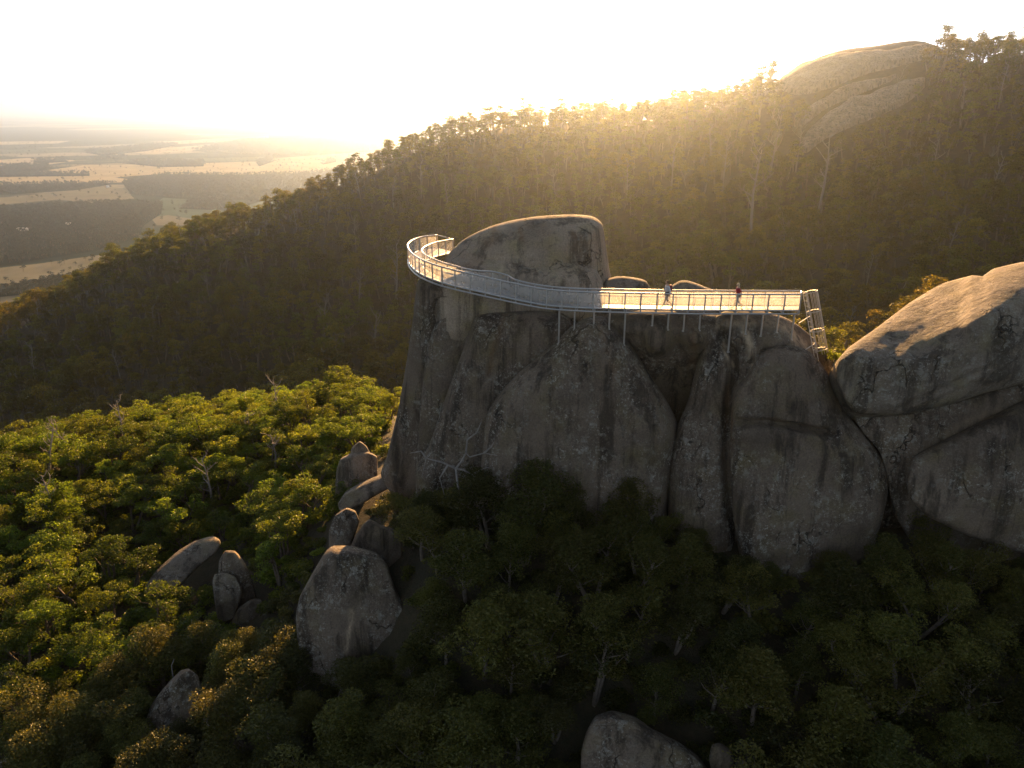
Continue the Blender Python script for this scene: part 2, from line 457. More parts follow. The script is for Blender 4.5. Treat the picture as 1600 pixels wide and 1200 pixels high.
nr, nc = gy.shape
idx = np.arange(nr * nc).reshape(nr, nc)
tfaces = np.stack([idx[:-1, :-1], idx[:-1, 1:], idx[1:, 1:], idx[1:, :-1]], -1).reshape(-1, 4)
tverts = np.stack([tx, ty, tz], -1)
hill = link('hill_terrain', mesh_from(tverts.tolist(), tfaces.tolist(), M['forest_ground']))
tag(hill, 'earth slopes of the forested hill and the spur under the rocks', 'hillside', kind='structure')
T_BVH = BVHTree.FromPolygons([Vector(v) for v in tverts.tolist()], tfaces.tolist())

# plain
pv = [(-90000, -20000, PLAIN_Z), (90000, -20000, PLAIN_Z), (90000, 110000, PLAIN_Z), (-90000, 110000, PLAIN_Z)]
tag(link('plain', mesh_from(pv, [(0, 1, 2, 3)], M['plain'], False)), 'flat farmland plain of paddocks and woods reaching the horizon', 'plain', kind='structure')
def field(poly, mat, z, label):
    pts = [at_z(px, py, PLAIN_Z + z) for px, py in poly]
    o = link('field', mesh_from(pts, [tuple(range(len(pts)))[::-1]], M[mat], False))
    tag(o, label, 'field', kind='structure')
field([(-60, 425), (60, 412), (200, 392), (205, 402), (150, 420), (60, 440), (-60, 455)], 'field_dull', 0.6, 'dull tan paddock at the foot of the hill')
field([(-20, 460), (45, 456), (50, 466), (-20, 478)], 'field_dull', 0.6, 'narrow paddock strip below the forest spur')
field([(-60, 277), (130, 270), (200, 280), (192, 285), (-60, 290)], 'field_tan', 0.6, 'pale tan stubble paddock beside the plantation strip')
field([(60, 268), (130, 258), (260, 256), (420, 252), (560, 240), (640, 240), (600, 250), (520, 268), (400, 273), (250, 272), (180, 277)], 'field_tan', 0.9, 'wide pale paddock crossing the plain')
field([(-60, 254), (40, 247), (70, 246), (120, 251), (70, 258), (-60, 262)], 'field_tan', 0.6, 'pale paddock beside dark shelter belts')
field([(-20, 312), (60, 303), (160, 291), (192, 294), (210, 310), (150, 318), (90, 312), (-20, 322)], 'field_dull', 0.9, 'grey-green clearing with a shed')
field([(245, 316), (255, 309), (300, 312), (350, 330), (420, 312), (440, 318), (380, 340), (300, 352), (240, 346)], 'field_green', 0.9, 'green clearing among dark woods')
field([(235, 340), (262, 336), (300, 342), (300, 352), (245, 352)], 'field_dull', 1.2, 'bare patch beside the green clearing')
field([(190, 236), (330, 226), (330, 232), (240, 241)], 'field_tan', 0.6, 'distant pale paddock strip')
field([(-60, 222), (110, 220), (90, 224), (-60, 228)], 'field_tan', 0.6, 'far pale strip of pasture')
field([(240, 222), (420, 212), (420, 217), (280, 225)], 'field_tan', 0.6, 'far pale pasture among woods')
field([(420, 248), (560, 238), (700, 232), (690, 240), (600, 246), (470, 258)], 'field_tan', 1.2, 'pale pasture behind the hill shoulder')
# ground under the woods of the plain, cloud shade in its dark colour
WOODS = [[(-60, 328), (60, 322), (160, 316), (255, 318), (252, 334), (225, 352), (215, 372), (150, 392), (-60, 424)],
         [(-60, 290), (100, 286), (186, 286), (120, 297), (-60, 309)],
         [(190, 284), (260, 272), (380, 273), (480, 270), (560, 262), (520, 300), (430, 313), (350, 312), (260, 309), (205, 304)],
         [(280, 326), (300, 312), (360, 314), (370, 324), (330, 328)],
         [(-60, 262), (70, 256), (85, 264), (-60, 272)],
         [(-60, 272), (70, 270), (140, 271), (140, 275), (-60, 277)],
         [(190, 255), (230, 250), (320, 252), (318, 260), (250, 261)],
         [(300, 236), (380, 220), (700, 216), (700, 230), (460, 243), (380, 242)],
         [(50, 251), (100, 248), (108, 253), (60, 255)],
         [(145, 247), (195, 244), (195, 248), (150, 250)],
         [(400, 254), (425, 244), (428, 252), (405, 260)],
         [(500, 254), (525, 248), (525, 253), (505, 257)],
         [(-60, 452), (20, 450), (70, 440), (150, 425), (160, 432), (60, 458), (-60, 470)],
         [(130, 238), (250, 226), (280, 226), (230, 236), (160, 243)]]
for i, wp in enumerate(WOODS):
    pts = [at_z(px, py, PLAIN_Z + 1.5) for px, py in wp]
    o = link('woodland_floor', mesh_from(pts, [tuple(range(len(pts)))[::-1]], M['field_wood_shade'], False))
    tag(o, 'dark floor of a wood on the plain', 'woodland', group='wood floors on the plain', kind='structure')

# ------------------------------------------------------------------ rocks
def smooth_closed(pts, n, c=1.0):
    out_ = []
    k = len(pts)
    for i in range(k):
        p0, p1, p2, p3 = (np.array(pts[(i + j - 1) % k], float) for j in range(4))
        seg = max(1, int(round(np.linalg.norm(p2 - p1) / n)))
        for s in range(seg):
            u = s / seg
            m1, m2 = (p2 - p0) * .5 * c, (p3 - p1) * .5 * c
            if c < 1: lim = np.linalg.norm(p2 - p1); m1 *= min(1, lim / (np.linalg.norm(m1) + 1e-9)); m2 *= min(1, lim / (np.linalg.norm(m2) + 1e-9))
            out_.append((2 * u ** 3 - 3 * u * u + 1) * p1 + (u ** 3 - 2 * u * u + u) * m1 + (-2 * u ** 3 + 3 * u * u) * p2 + (u ** 3 - u * u) * m2)
    return np.array(out_)
def seg_dist(P, A, B):
    d = B - A
    L2 = (d ** 2).sum(-1) + 1e-12
    u = np.clip(((P[:, None, :] - A[None]) * d[None]).sum(-1) / L2[None], 0, 1)
    c = A[None] + u[..., None] * d[None]
    return np.sqrt(((P[:, None, :] - c) ** 2).sum(-1)).min(1)
def inside(P, poly):
    x, y = P[:, 0], P[:, 1]
    r = np.zeros(len(P), bool)
    A = poly; B = np.roll(poly, -1, 0)
    for (x1, y1), (x2, y2) in zip(A, B):
        c = ((y1 > y) != (y2 > y)) & (x < (x2 - x1) * (y - y1) / (y2 - y1 + 1e-12) + x1)
        r ^= c
    return r
ROCKS = []       # (verts, faces) in world space, for ray casts
def pillow(name, outline, ya, yb, tf, tb, W, mat, parent=None, kx=0.0, cracks=(), stains=(), rusts=(), humps=(), grid=None, amp=0.22, base=None, power=0.5, seed=0, layers=0.0, tops=None, corner=.8, facets=(3, .10, .30)):
    """a rounded block of stone: outline on a leaning plane, swelling towards and away from the viewer"""
    ol = np.array(outline, float)
    ptop = outline[int(np.argmin(ol[:, 1]))]; pbot = outline[int(np.argmax(ol[:, 1]))]
    a = at_y(*ptop, ya); bpt = at_y(*pbot, yb)
    k = (ya - yb) / (a.z - bpt.z + 1e-9)
    x0 = (a.x + bpt.x) / 2
    def un(px, py):
        d = ray(px, py)
        t_ = (ya - k * a.z - kx * x0) / (d.y - k * d.z - kx * d.x)
        return d * t_
    size_px = max(np.ptp(ol[:, 0]), np.ptp(ol[:, 1]))
    step_px = max(2.0, size_px / 60)
    sm = smooth_closed(outline, step_px, corner)
    O3 = np.array([un(*p) for p in sm])
    O2 = O3[:, [0, 2]]
    if grid is None: grid = max(0.10, min(0.30, max(np.ptp(O2[:, 0]), np.ptp(O2[:, 1])) / 48))
    xs = np.arange(O2[:, 0].min(), O2[:, 0].max(), grid); zs = np.arange(O2[:, 1].min(), O2[:, 1].max(), grid * .87)
    gx, gz = np.meshgrid(xs, zs); gx = gx + (np.arange(len(zs)) % 2)[:, None] * grid / 2
    G = np.stack([gx.ravel(), gz.ravel()], -1)
    A_, B_ = O2, np.roll(O2, -1, 0)
    G = G[inside(G, O2)]
    dd = seg_dist(G, A_, B_)
    # rings that follow the outline so that the rounded edge stays smooth
    tang = np.roll(O2, -1, 0) - np.roll(O2, 1, 0)
    tang /= np.linalg.norm(tang, axis=1)[:, None] + 1e-9
    nrm2 = np.stack([-tang[:, 1], tang[:, 0]], -1)
    if not inside(O2[:1] + nrm2[:1] * grid * .1, O2)[0]: nrm2 = -nrm2
    rings = []
    rd = [q * W for q in (.012, .05, .115, .21) if q * W < 2.2 * grid] or [.3 * grid]
    for q in rd:
        Rg = O2 + nrm2 * q
        Rg = Rg[inside(Rg, O2)]
        rings.append(Rg[seg_dist(Rg, A_, B_) > .93 * q])
    G = G[dd > rd[-1] + grid * 0.5]
    P2 = np.vstack([O2] + rings + [G])
    nb = len(O2)
    res = delaunay_2d_cdt([Vector(p) for p in P2], [(i, (i + 1) % nb) for i in range(nb)], [], 1, 1e-6)
    V2 = np.array([(v.x, v.y) for v in res[0]]); tris = [tuple(f) for f in res[2]]
    cen = V2[[f[0] for f in tris]] + V2[[f[1] for f in tris]] + V2[[f[2] for f in tris]]
    dist = seg_dist(V2, A_, B_)
    is_b = dist < 1e-4
    yy = ya + k * (V2[:, 1] - a.z) + kx * (V2[:, 0] - x0)
    M3 = np.stack([V2[:, 0], yy, V2[:, 1]], -1)
    if tops:
        tp = np.array(tops[0], float)
        px_ = np.array([project(p) for p in M3])
        dp = np.clip(np.interp(px_[:, 0], tp[:, 0], tp[:, 1]) - px_[:, 1] + 4, 0, None)
        dp = dp * dp / (dp + 10.0)
        M3 = M3 * (1 + tops[1] * dp)[:, None]
    ctr = M3.mean(0)
    dirv = -ctr / np.linalg.norm(ctr)
    dirv = dirv * np.array([1, 1, 0.45]); dirv /= np.linalg.norm(dirv)
    u = np.clip(dist / W, 0, 1)
    prof = (1 - (1 - u) ** 2) ** power
    pix = np.array([project(p) for p in M3])
    hf = tf * prof; hb = tb * prof
    fr = np.random.default_rng(900 + seed)
    half = .5 * max(np.ptp(V2[:, 0]), np.ptp(V2[:, 1])); mid = (V2.max(0) + V2.min(0)) / 2
    for kf in range(facets[0]):
        th = kf * 2.399 + fr.uniform(-.6, .6); sl = fr.uniform(facets[1], facets[2]) * 1.6
        q = ((V2 - mid) @ np.array([math.cos(th), math.sin(th)])) / half
        pl = tf * (fr.uniform(.92, 1.06) - sl * (q - .05))
        hf = np.minimum(hf, np.maximum(pl, tf * .12)) if kf % 2 == 0 else hf - .5 * ((hf - pl) + np.sqrt((hf - pl) ** 2 + .01)) * (pl < hf)
    hf = np.where(is_b, 0, np.maximum(hf, 0.02 * tf * (u > 0)))
    for poly, width, depth in cracks:
        pp = np.array([[q[0], q[1]] for q in poly], float)
        dc = seg_dist(pix, pp[:-1], pp[1:])
        hf = hf - depth * np.exp(-(dc / width) ** 2) * np.clip(u * 3, 0, 1)
    for (hx, hy), rad, amt in humps:
        hf = hf + amt * np.exp(-(((pix[:, 0] - hx) ** 2 + (pix[:, 1] - hy) ** 2) / rad ** 2))
    st = np.zeros(len(V2)); ru = np.zeros(len(V2))
    for lst, arr in ((stains, st), (rusts, ru)):
        for poly, width, val in lst:
            pp = np.array(poly, float)
            np.maximum(arr, val * np.exp(-(seg_dist(pix, pp[:-1], pp[1:]) / width) ** 2), out=arr)
    nv = len(V2)
    front = M3 + dirv * hf[:, None]
    bdir = dirv if not tops else np.array([0, -.75, .66])
    back = M3 - bdir * hb[:, None]
    bmap = {}
    verts = [Vector(p) for p in front]
    stv = list(st); ruv = list(ru)
    for i in range(nv):
        if is_b[i]: bmap[i] = i
        else:
            bmap[i] = len(verts); verts.append(Vector(back[i])); stv.append(0.0); ruv.append(0.0)
    # orientation: front faces the viewer
    faces = []
    for f in tris:
        p, q, r_ = (V2[j] for j in f)
        g = f if (q[1] - p[1]) * (r_[0] - p[0]) - (q[0] - p[0]) * (r_[1] - p[1]) < 0 else f[::-1]
        faces.append(g); faces.append(tuple(bmap[j] for j in g[::-1]))
    # weathered surface
    size = max(np.ptp(O2[:, 0]), np.ptp(O2[:, 1]))
    off = Vector((seed * 7.3, seed * 3.1, seed * 1.7))
    fl = amp * min(1.0, size / 5)
    dv = Vector(dirv)
    vv2 = []
    for i, p in enumerate(verts):
        s1 = noise.fractal(p * 0.33 + off, 1.0, 2.0, 3)
        s2 = noise.fractal(p * 1.3 + off, 0.9, 2.1, 4)
        vd = noise.voronoi(p * (1.6 / max(3.0, size ** .5 * 2.2)) + off)[0]
        h = s1 * fl * 1.3 + s2 * fl * 0.42 + (vd[1] - vd[0] - .35) * fl * .9
        if layers:
            lz = p.z * 0.85 - p.x * 0.5
            h += layers * noise.noise(Vector((p.x * .12, p.y * .12, lz * 2.2)) + off)
        sgn = 1.0 if i < nv else -1.0
        edge = float(.35 + .65 * min(1.0, u[i] * 2.5)) if i < nv else 1.0
        vv2.append(p + dv * (h * sgn * edge))
    verts = vv2
    ROCKS.append((verts, faces))
    if base is None and parent is None:
        zmin = min(v.z for v in verts); base = (float(ctr[0]), float(ctr[1]), zmin)
    pb = Vector(parent['base']) if parent else Vector(base)
    me = mesh_from(shift(verts, pb), faces, M[mat])
    for nm, arr in (('stain', stv), ('rust', ruv)):
        at = me.attributes.new(nm, 'FLOAT', 'POINT'); at.data.foreach_set('value', np.array(arr, dtype=np.float32))
    return link(name, me, parent, (0, 0, 0) if parent else pb)

oc = link('granite_outcrop', None, None, (3, 52, -32))
oc['base'] = (3.0, 52.0, -32.0)
tag(oc, 'huge domed granite outcrop of stacked slabs carrying the steel walkway', 'rock outcrop')
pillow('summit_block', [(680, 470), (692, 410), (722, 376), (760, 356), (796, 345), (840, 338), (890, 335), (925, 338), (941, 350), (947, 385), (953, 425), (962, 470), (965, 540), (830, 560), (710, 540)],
       57.0, 57.0, 4.2, 6, 5.0, 'granite_dome_lit', oc, grid=.28, seed=1, amp=.20,
       rusts=[([(772, 352), (776, 366), (765, 378)], 5, 1), ([(813, 352), (816, 372)], 4, 1), ([(893, 360), (895, 366)], 3, 1), ([(800, 345), (850, 352), (855, 380)], 8, .4)],
       stains=[([(745, 372), (800, 345), (822, 347)], 5, .8)])
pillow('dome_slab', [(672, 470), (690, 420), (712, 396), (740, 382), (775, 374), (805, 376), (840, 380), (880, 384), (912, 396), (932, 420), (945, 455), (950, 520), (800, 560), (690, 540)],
       54.6, 54.2, 3.0, 4, 6.0, 'granite_dome_lit', oc, tops=([(660, 430), (800, 425), (950, 430)], .0009), grid=.26, seed=2, amp=.22,
       cracks=[([(738, 395), (735, 408), (725, 418)], 5, .25), ([(760, 370), (800, 382)], 5, .3)],
       stains=[([(802, 376), (790, 392), (783, 420)], 2.5, 1.0), ([(742, 388), (737, 404)], 2, .8)],
       rusts=[([(770, 368), (760, 385), (757, 395)], 6, .9), ([(722, 416), (740, 410), (755, 405)], 4, .6)])
pillow('wall_slab', [(655, 436), (700, 432), (780, 440), (850, 450), (900, 470), (930, 560), (920, 800), (760, 860), (640, 800), (596, 745), (604, 715), (622, 640), (636, 560), (645, 500)],
       54.5, 56.0, 3.0, 8, 4.5, 'granite', oc, grid=.30, seed=3, amp=.30, kx=-.10,
       cracks=[([(668, 440), (655, 540), (640, 640), (622, 730)], 7, .55), ([(690, 470), (672, 560), (655, 650), (640, 740)], 8, .45), ([(727, 500), (700, 590), (672, 700)], 7, .5)])
pillow('leaning_slab', [(737, 505), (745, 494), (765, 489), (800, 487), (850, 486), (890, 500), (900, 560), (890, 700), (860, 860), (690, 830), (650, 745), (672, 690), (700, 610), (722, 550)],
       51.6, 51.0, 2.3, 4, 3.0, 'granite', oc, grid=.27, seed=4, amp=.28,
       cracks=[([(800, 488), (780, 530), (765, 580)], 6, .3), ([(770, 492), (758, 540)], 5, .22)], rusts=[([(790, 490), (772, 540), (764, 580)], 4, .5)])
pillow('front_slab', [(868, 535), (890, 512), (915, 497), (945, 495), (968, 512), (990, 545), (1020, 592), (1044, 630), (1058, 660), (1056, 690), (1046, 760), (1030, 840), (940, 870), (820, 850), (752, 780), (754, 700), (764, 640), (800, 592), (840, 558)],
       49.6, 47.0, 2.6, 4, 3.6, 'granite', oc, grid=.2, seed=5, amp=.30,
       cracks=[([(930, 520), (925, 600), (930, 700), (925, 800)], 10, .3), ([(985, 560), (975, 640), (985, 760)], 7, .25), ([(840, 590), (825, 680), (830, 780)], 8, .25), ([(1020, 660), (1015, 720), (1012, 790)], 6, .35)], rusts=[([(935, 500), (945, 540), (960, 580)], 4, .4)])
pillow('recessed_wall', [(950, 490), (1120, 490), (1130, 540), (1110, 640), (1080, 720), (1040, 720), (1010, 640), (975, 560)],
       50.2, 56.5, 2.3, 4, 1.6, 'granite', oc, grid=.22, facets=(0, 0, 0), humps=[((1030, 532), 26, 1.5), ((1085, 526), 26, 1.5)], seed=6, amp=.25, rusts=[([(1075, 490), (1085, 530), (1080, 560)], 6, .5)],
       cracks=[([(1060, 490), (1055, 560), (1050, 640)], 9, .35), ([(1005, 490), (1010, 560)], 8, .25)])
pillow('buttress', [(1112, 500), (1130, 487), (1165, 484), (1200, 487), (1235, 500), (1268, 525), (1295, 560), (1310, 610), (1330, 660), (1340, 800), (1300, 900), (1160, 900), (1055, 850), (1044, 800), (1048, 720), (1058, 668), (1076, 622), (1088, 570), (1100, 525)],
       49.8, 46.4, 2.6, 5, 3.4, 'granite', oc, grid=.18, seed=7, amp=.24,
       cracks=[([(1124, 500), (1132, 530), (1148, 550), (1150, 585), (1143, 602), (1140, 640), (1138, 700), (1142, 760), (1155, 840), (1168, 880)], 6.5, .8), ([(1140, 505), (1135, 525)], 6, .35), ([(1190, 500), (1182, 530), (1180, 560)], 6, .2)],
       stains=[([(1165, 492), (1168, 520), (1178, 545), (1178, 565)], 6, 1), ([(1200, 494), (1232, 512), (1262, 545)], 7, .95), ([(1225, 505), (1245, 535)], 5, .8), ([(1132, 535), (1146, 570)], 2.5, .9), ([(1120, 505), (1180, 500), (1235, 508)], 7, .55)],
       rusts=[([(1140, 600), (1138, 670)], 3, .6)])
pillow('lower_block', [(1143, 640), (1150, 606), (1165, 590), (1178, 568), (1195, 548), (1225, 540), (1262, 548), (1288, 575), (1305, 612), (1330, 655), (1362, 692), (1384, 728), (1388, 765), (1376, 820), (1355, 870), (1290, 905), (1200, 905), (1160, 880), (1146, 800), (1141, 720)],
       47.0, 43.6, 1.9, 4, 2.6, 'granite', oc, grid=.16, seed=8, amp=.22,
       cracks=[([(1143, 655), (1200, 655), (1235, 660), (1290, 668)], 5, 1.0), ([(1235, 660), (1300, 675)], 4, .5)],
       rusts=[([(1205, 652), (1240, 658), (1285, 665)], 2.0, .5), ([(1144, 640), (1146, 700)], 3, .6)])
pillow('shoulder_block', [(938, 470), (945, 440), (965, 432), (990, 434), (1010, 440), (1018, 460), (1010, 500), (950, 500)],
       55, 54.5, 1.6, 3, 1.5, 'granite_pale', oc, grid=.2, seed=9, amp=.2)
pillow('rear_block', [(1030, 475), (1040, 455), (1060, 440), (1075, 439), (1100, 448), (1130, 462), (1150, 500), (1030, 500)],
       54, 53.5, 1.6, 3, 1.5, 'granite_pale', oc, grid=.2, seed=10, amp=.18)
pillow('core', [(720, 470), (1200, 490), (1260, 540), (1310, 700), (1350, 900), (1000, 950), (680, 900), (660, 620)],
       54, 52, 2.2, 6, 3, 'granite', oc, grid=.6, seed=11, amp=.2)

def boulder(label, outline, ya, yb, tf, tb, W, mat='granite', cat='boulder', name='boulder', **kw):
    kw.setdefault('power', .42); kw.setdefault('corner', .45); kw.setdefault('facets', (6, .25, .6))
    o = pillow(name, outline, ya, yb, tf, tb, W, mat, **kw)
    return tag(o, label, cat)
boulder('giant tilted boulder with sunlit layered top and a long hollow',
        [(1307, 585), (1312, 560), (1326, 543), (1370, 512), (1420, 474), (1470, 444), (1520, 430), (1535, 432), (1552, 420), (1590, 411), (1650, 402), (1720, 420), (1780, 480), (1775, 560), (1700, 580), (1620, 592), (1540, 612), (1480, 632), (1420, 644), (1370, 647), (1338, 643), (1320, 622)],
        46.2, 44.8, 2.6, 5.0, 3.2, 'granite_pale', seed=21, amp=.20, layers=.22, grid=.18, tops=([(1300, 566), (1340, 552), (1400, 556), (1450, 545), (1500, 520), (1520, 500), (1550, 482), (1600, 462), (1700, 440)], .0017),
        cracks=[([(1534, 428), (1470, 462), (1400, 500), (1350, 530)], 6, .22), ([(1440, 548), (1475, 534), (1505, 516)], 11, .75), ([(1372, 570), (1366, 600), (1368, 640)], 5, .28), ([(1560, 500), (1556, 540)], 10, .3)],
        humps=[((1400, 600), 34, .2), ((1560, 560), 60, .35)])
boulder('big shaded boulder wedged beneath the giant tilted boulder',
        [(1335, 650), (1370, 644), (1430, 638), (1500, 620), (1600, 588), (1720, 560), (1780, 620), (1770, 760), (1700, 870), (1560, 890), (1440, 860), (1398, 800), (1388, 750), (1376, 705), (1350, 675)],
        46.2, 44.6, 2.2, 4, 3.0, seed=22, amp=.22, stains=[([(1440, 700), (1520, 655), (1600, 625)], 8, .35)])
boulder('rounded dark boulder leaning out from under the wedged boulder',
        [(1417, 745), (1426, 715), (1450, 700), (1500, 675), (1550, 650), (1600, 625), (1680, 590), (1760, 640), (1770, 780), (1690, 880), (1600, 862), (1520, 838), (1452, 805), (1424, 778)],
        44.4, 42.4, 2.4, 3.5, 3.0, seed=23, amp=.22)
boulder('added filler boulder blocking light in the cleft between buttress and tilted boulder',  # filler rock, added to close the bright gap in the cleft
        [(1285, 640), (1300, 600), (1330, 606), (1370, 625), (1410, 660), (1430, 760), (1410, 880), (1340, 900), (1300, 800)], 48.6, 46.8, 1.2, 2.5, 1.5, seed=41, amp=.2)
boulder('large faceted grey boulder standing in the shaded bush with pale lichen line',
        [(462, 965), (468, 935), (490, 895), (508, 866), (520, 857), (550, 858), (590, 868), (606, 885), (616, 915), (630, 945), (638, 968), (632, 1000), (628, 1050), (560, 1075), (490, 1060), (468, 1015)],
        45.4, 43.0, 1.7, 3.4, 1.5, seed=24, amp=.20, grid=.16, cracks=[([(540, 880), (528, 905)], 3, .15)], stains=[([(548, 945), (545, 975), (540, 1010)], 3, .9)])
boulder('narrow upright boulder perched behind the large faceted boulder',
        [(514, 858), (514, 830), (524, 806), (542, 795), (556, 800), (561, 815), (552, 845), (545, 915), (515, 920)], 50.4, 49.8, .9, 1.4, .8, seed=25, grid=.12)
boulder('rounded boulder beside the narrow upright one',
        [(545, 868), (553, 842), (566, 822), (578, 813), (596, 822), (620, 830), (628, 850), (625, 910), (560, 925)], 49.0, 48.4, .9, 1.4, .9, seed=26, grid=.13)
boulder('small cap boulder sitting on a block among sunlit bush',
        [(546, 716), (550, 700), (562, 690), (573, 698), (580, 712), (576, 724), (550, 726)], 66, 65.8, .6, 1.0, .6, 'granite_pale', seed=27, grid=.12)
boulder('squat sunlit block under the small cap boulder',
        [(526, 735), (532, 718), (550, 709), (575, 707), (589, 714), (590, 740), (580, 775), (545, 788), (524, 772)], 65.2, 64.4, 1.1, 1.6, 1.1, 'granite_pale', seed=28, grid=.14)
boulder('flat pale slab lying at the foot of the outcrop wall',
        [(528, 790), (540, 772), (566, 757), (600, 743), (625, 739), (632, 745), (620, 756), (590, 772), (560, 790), (535, 800)], 61.5, 58.5, .7, 3.0, .8, 'granite_pale', seed=29, grid=.14, name='rock_slab')
boulder('grey standing stone with mossy crown',
        [(342, 905), (342, 878), (352, 861), (368, 862), (380, 876), (390, 895), (398, 920), (402, 950), (380, 965), (352, 950)], 57.0, 56.0, .9, 1.2, .9, seed=30, grid=.12, name='standing_stone', stains=[([(368, 864), (384, 884)], 3, .6)])
boulder('square grey block set against the standing stone',
        [(332, 912), (336, 899), (355, 896), (368, 902), (378, 922), (374, 942), (364, 965), (342, 972), (336, 945)], 55.4, 54.6, .8, 1.0, .7, 'granite_pale', seed=31, grid=.11)
boulder('low round boulder at the foot of the standing stone',
        [(362, 975), (372, 952), (392, 938), (408, 938), (414, 955), (408, 985), (380, 995)], 54.6, 54.0, .8, 1.2, .8, seed=32, grid=.12)
boulder('long sunlit rock slab crossed by fallen branches',
        [(225, 925), (245, 895), (275, 868), (305, 848), (335, 841), (345, 847), (336, 864), (310, 885), (285, 910), (250, 935)], 62.5, 57.5, .9, 3.0, 1.2, 'granite_pale', seed=33, grid=.15, name='rock_slab')
boulder('pointed slanting boulder half buried in dark scrub',
        [(214, 1180), (222, 1140), (236, 1105), (258, 1075), (282, 1052), (296, 1048), (310, 1058), (314, 1080), (300, 1120), (280, 1160), (250, 1190)], 45.0, 42.8, 1.0, 1.8, 1.0, seed=34, grid=.13)
boulder('domed lichen-spotted boulder with a cracked cap in the dark gully',
        [(908, 1175), (918, 1140), (930, 1122), (955, 1116), (990, 1125), (1020, 1145), (1060, 1165), (1090, 1185), (1110, 1215), (1090, 1260), (980, 1290), (912, 1250)], 34.4, 32.4, 1.3, 2.4, 1.5, 'granite', seed=35, grid=.14,
        cracks=[([(920, 1132), (960, 1128), (1000, 1142), (1035, 1165)], 3.5, .35), ([(1035, 1150), (1032, 1200)], 4, .3)])
boulder('small round boulder beside the cracked dome boulder',
        [(1108, 1185), (1112, 1166), (1125, 1163), (1142, 1175), (1148, 1195), (1140, 1215), (1115, 1215)], 33.4, 33.0, .5, .8, .5, 'granite', seed=36, grid=.1)
boulder('smallest boulder of the three in the dark gully',
        [(1148, 1200), (1152, 1188), (1165, 1190), (1172, 1203), (1168, 1220), (1150, 1220)], 33.0, 32.7, .35, .5, .35, 'granite', seed=37, grid=.08)
boulder('little pale stone at the edge of the sunlit scrub',
        [(-6, 1068), (0, 1052), (16, 1050), (32, 1056), (30, 1072), (5, 1080)], 48.5, 48.2, .5, .7, .5, 'granite_pale', seed=38, grid=.1)
boulder('low pale boulder poking from dark undergrowth downhill of the pointed boulder',
        [(-10, 1205), (10, 1182), (36, 1175), (56, 1185), (50, 1210), (10, 1225)], 42.7, 42.2, .6, .9, .6, 'granite_pale', seed=39, grid=.1)

# bare granite flanks on the hill, draped over the slope
def terrain_hit(px, py, dmin=120):
    d = ray(px, py).normalized()
    h = T_BVH.ray_cast(d * dmin, d, 3000)
    return h[0]
FLANKS = [[(1205, 130), (1236, 108), (1290, 90), (1350, 82), (1420, 76), (1466, 74), (1452, 92), (1400, 106), (1345, 120), (1300, 138), (1245, 150)],
          [(1248, 232), (1262, 205), (1290, 182), (1330, 160), (1380, 142), (1432, 130), (1446, 136), (1420, 160), (1380, 180), (1330, 200), (1285, 222), (1262, 240)],
          [(1238, 196), (1260, 172), (1310, 145), (1360, 128), (1400, 118), (1395, 127), (1340, 150), (1290, 172), (1255, 198)]]
fl_lab = ['bare granite brow on the hill crest', 'broad sloping sheet of bare granite below the hill crest', 'narrow bare granite strip between brow and broad sheet']
for i, poly in enumerate(FLANKS):
    sm = smooth_closed(poly, 6)
    gx, gy_ = np.meshgrid(np.arange(sm[:, 0].min(), sm[:, 0].max(), 4), np.arange(sm[:, 1].min(), sm[:, 1].max(), 3))
    G = np.stack([gx.ravel(), gy_.ravel()], -1); G = G[inside(G, sm)]
    dd = seg_dist(G, sm, np.roll(sm, -1, 0)); G = G[dd > 1.5]
    P2 = np.vstack([sm, G])
    res = delaunay_2d_cdt([Vector(p) for p in P2], [(j, (j + 1) % len(sm)) for j in range(len(sm))], [], 1, 1e-6)
    V2 = np.array([(v.x, v.y) for v in res[0]])
    ed = np.clip(seg_dist(V2, sm, np.roll(sm, -1, 0)) / 10, 0, 1)
    good, verts = {}, []
    for j, p in enumerate(V2):
        h = terrain_hit(*p)
        if h is None: continue
        # push towards the open air along the terrain's up direction
        up = 1.0 + 3.5 * math.sqrt(ed[j]) + 2.0 * noise.fractal(h * 0.05, 1, 2, 4)
        good[j] = len(verts); verts.append(h + Vector((0, 0, up if ed[j] > 0.01 else -3)))
    faces = []
    for f in res[2]:
        if all(j in good for j in f):
            g = [good[j] for j in f]
            a_, b_, c_ = (verts[j] for j in g)
            if max((a_ - b_).length, (b_ - c_).length, (a_ - c_).length) > 90: continue
            if (b_ - a_).cross(c_ - a_).z < 0: g = g[::-1]
            faces.append(tuple(g))
    bs = verts[0]
    o = link('granite_sheet', mesh_from(shift(verts, bs), faces, M['granite_far']), None, bs)
    tag(o, fl_lab[i], 'rock face')

RV, RF = [], []
for v, f in ROCKS:
    o = len(RV); RV += v; RF += [tuple(i + o for i in q) for q in f]
R_BVH = BVHTree.FromPolygons(RV, RF)
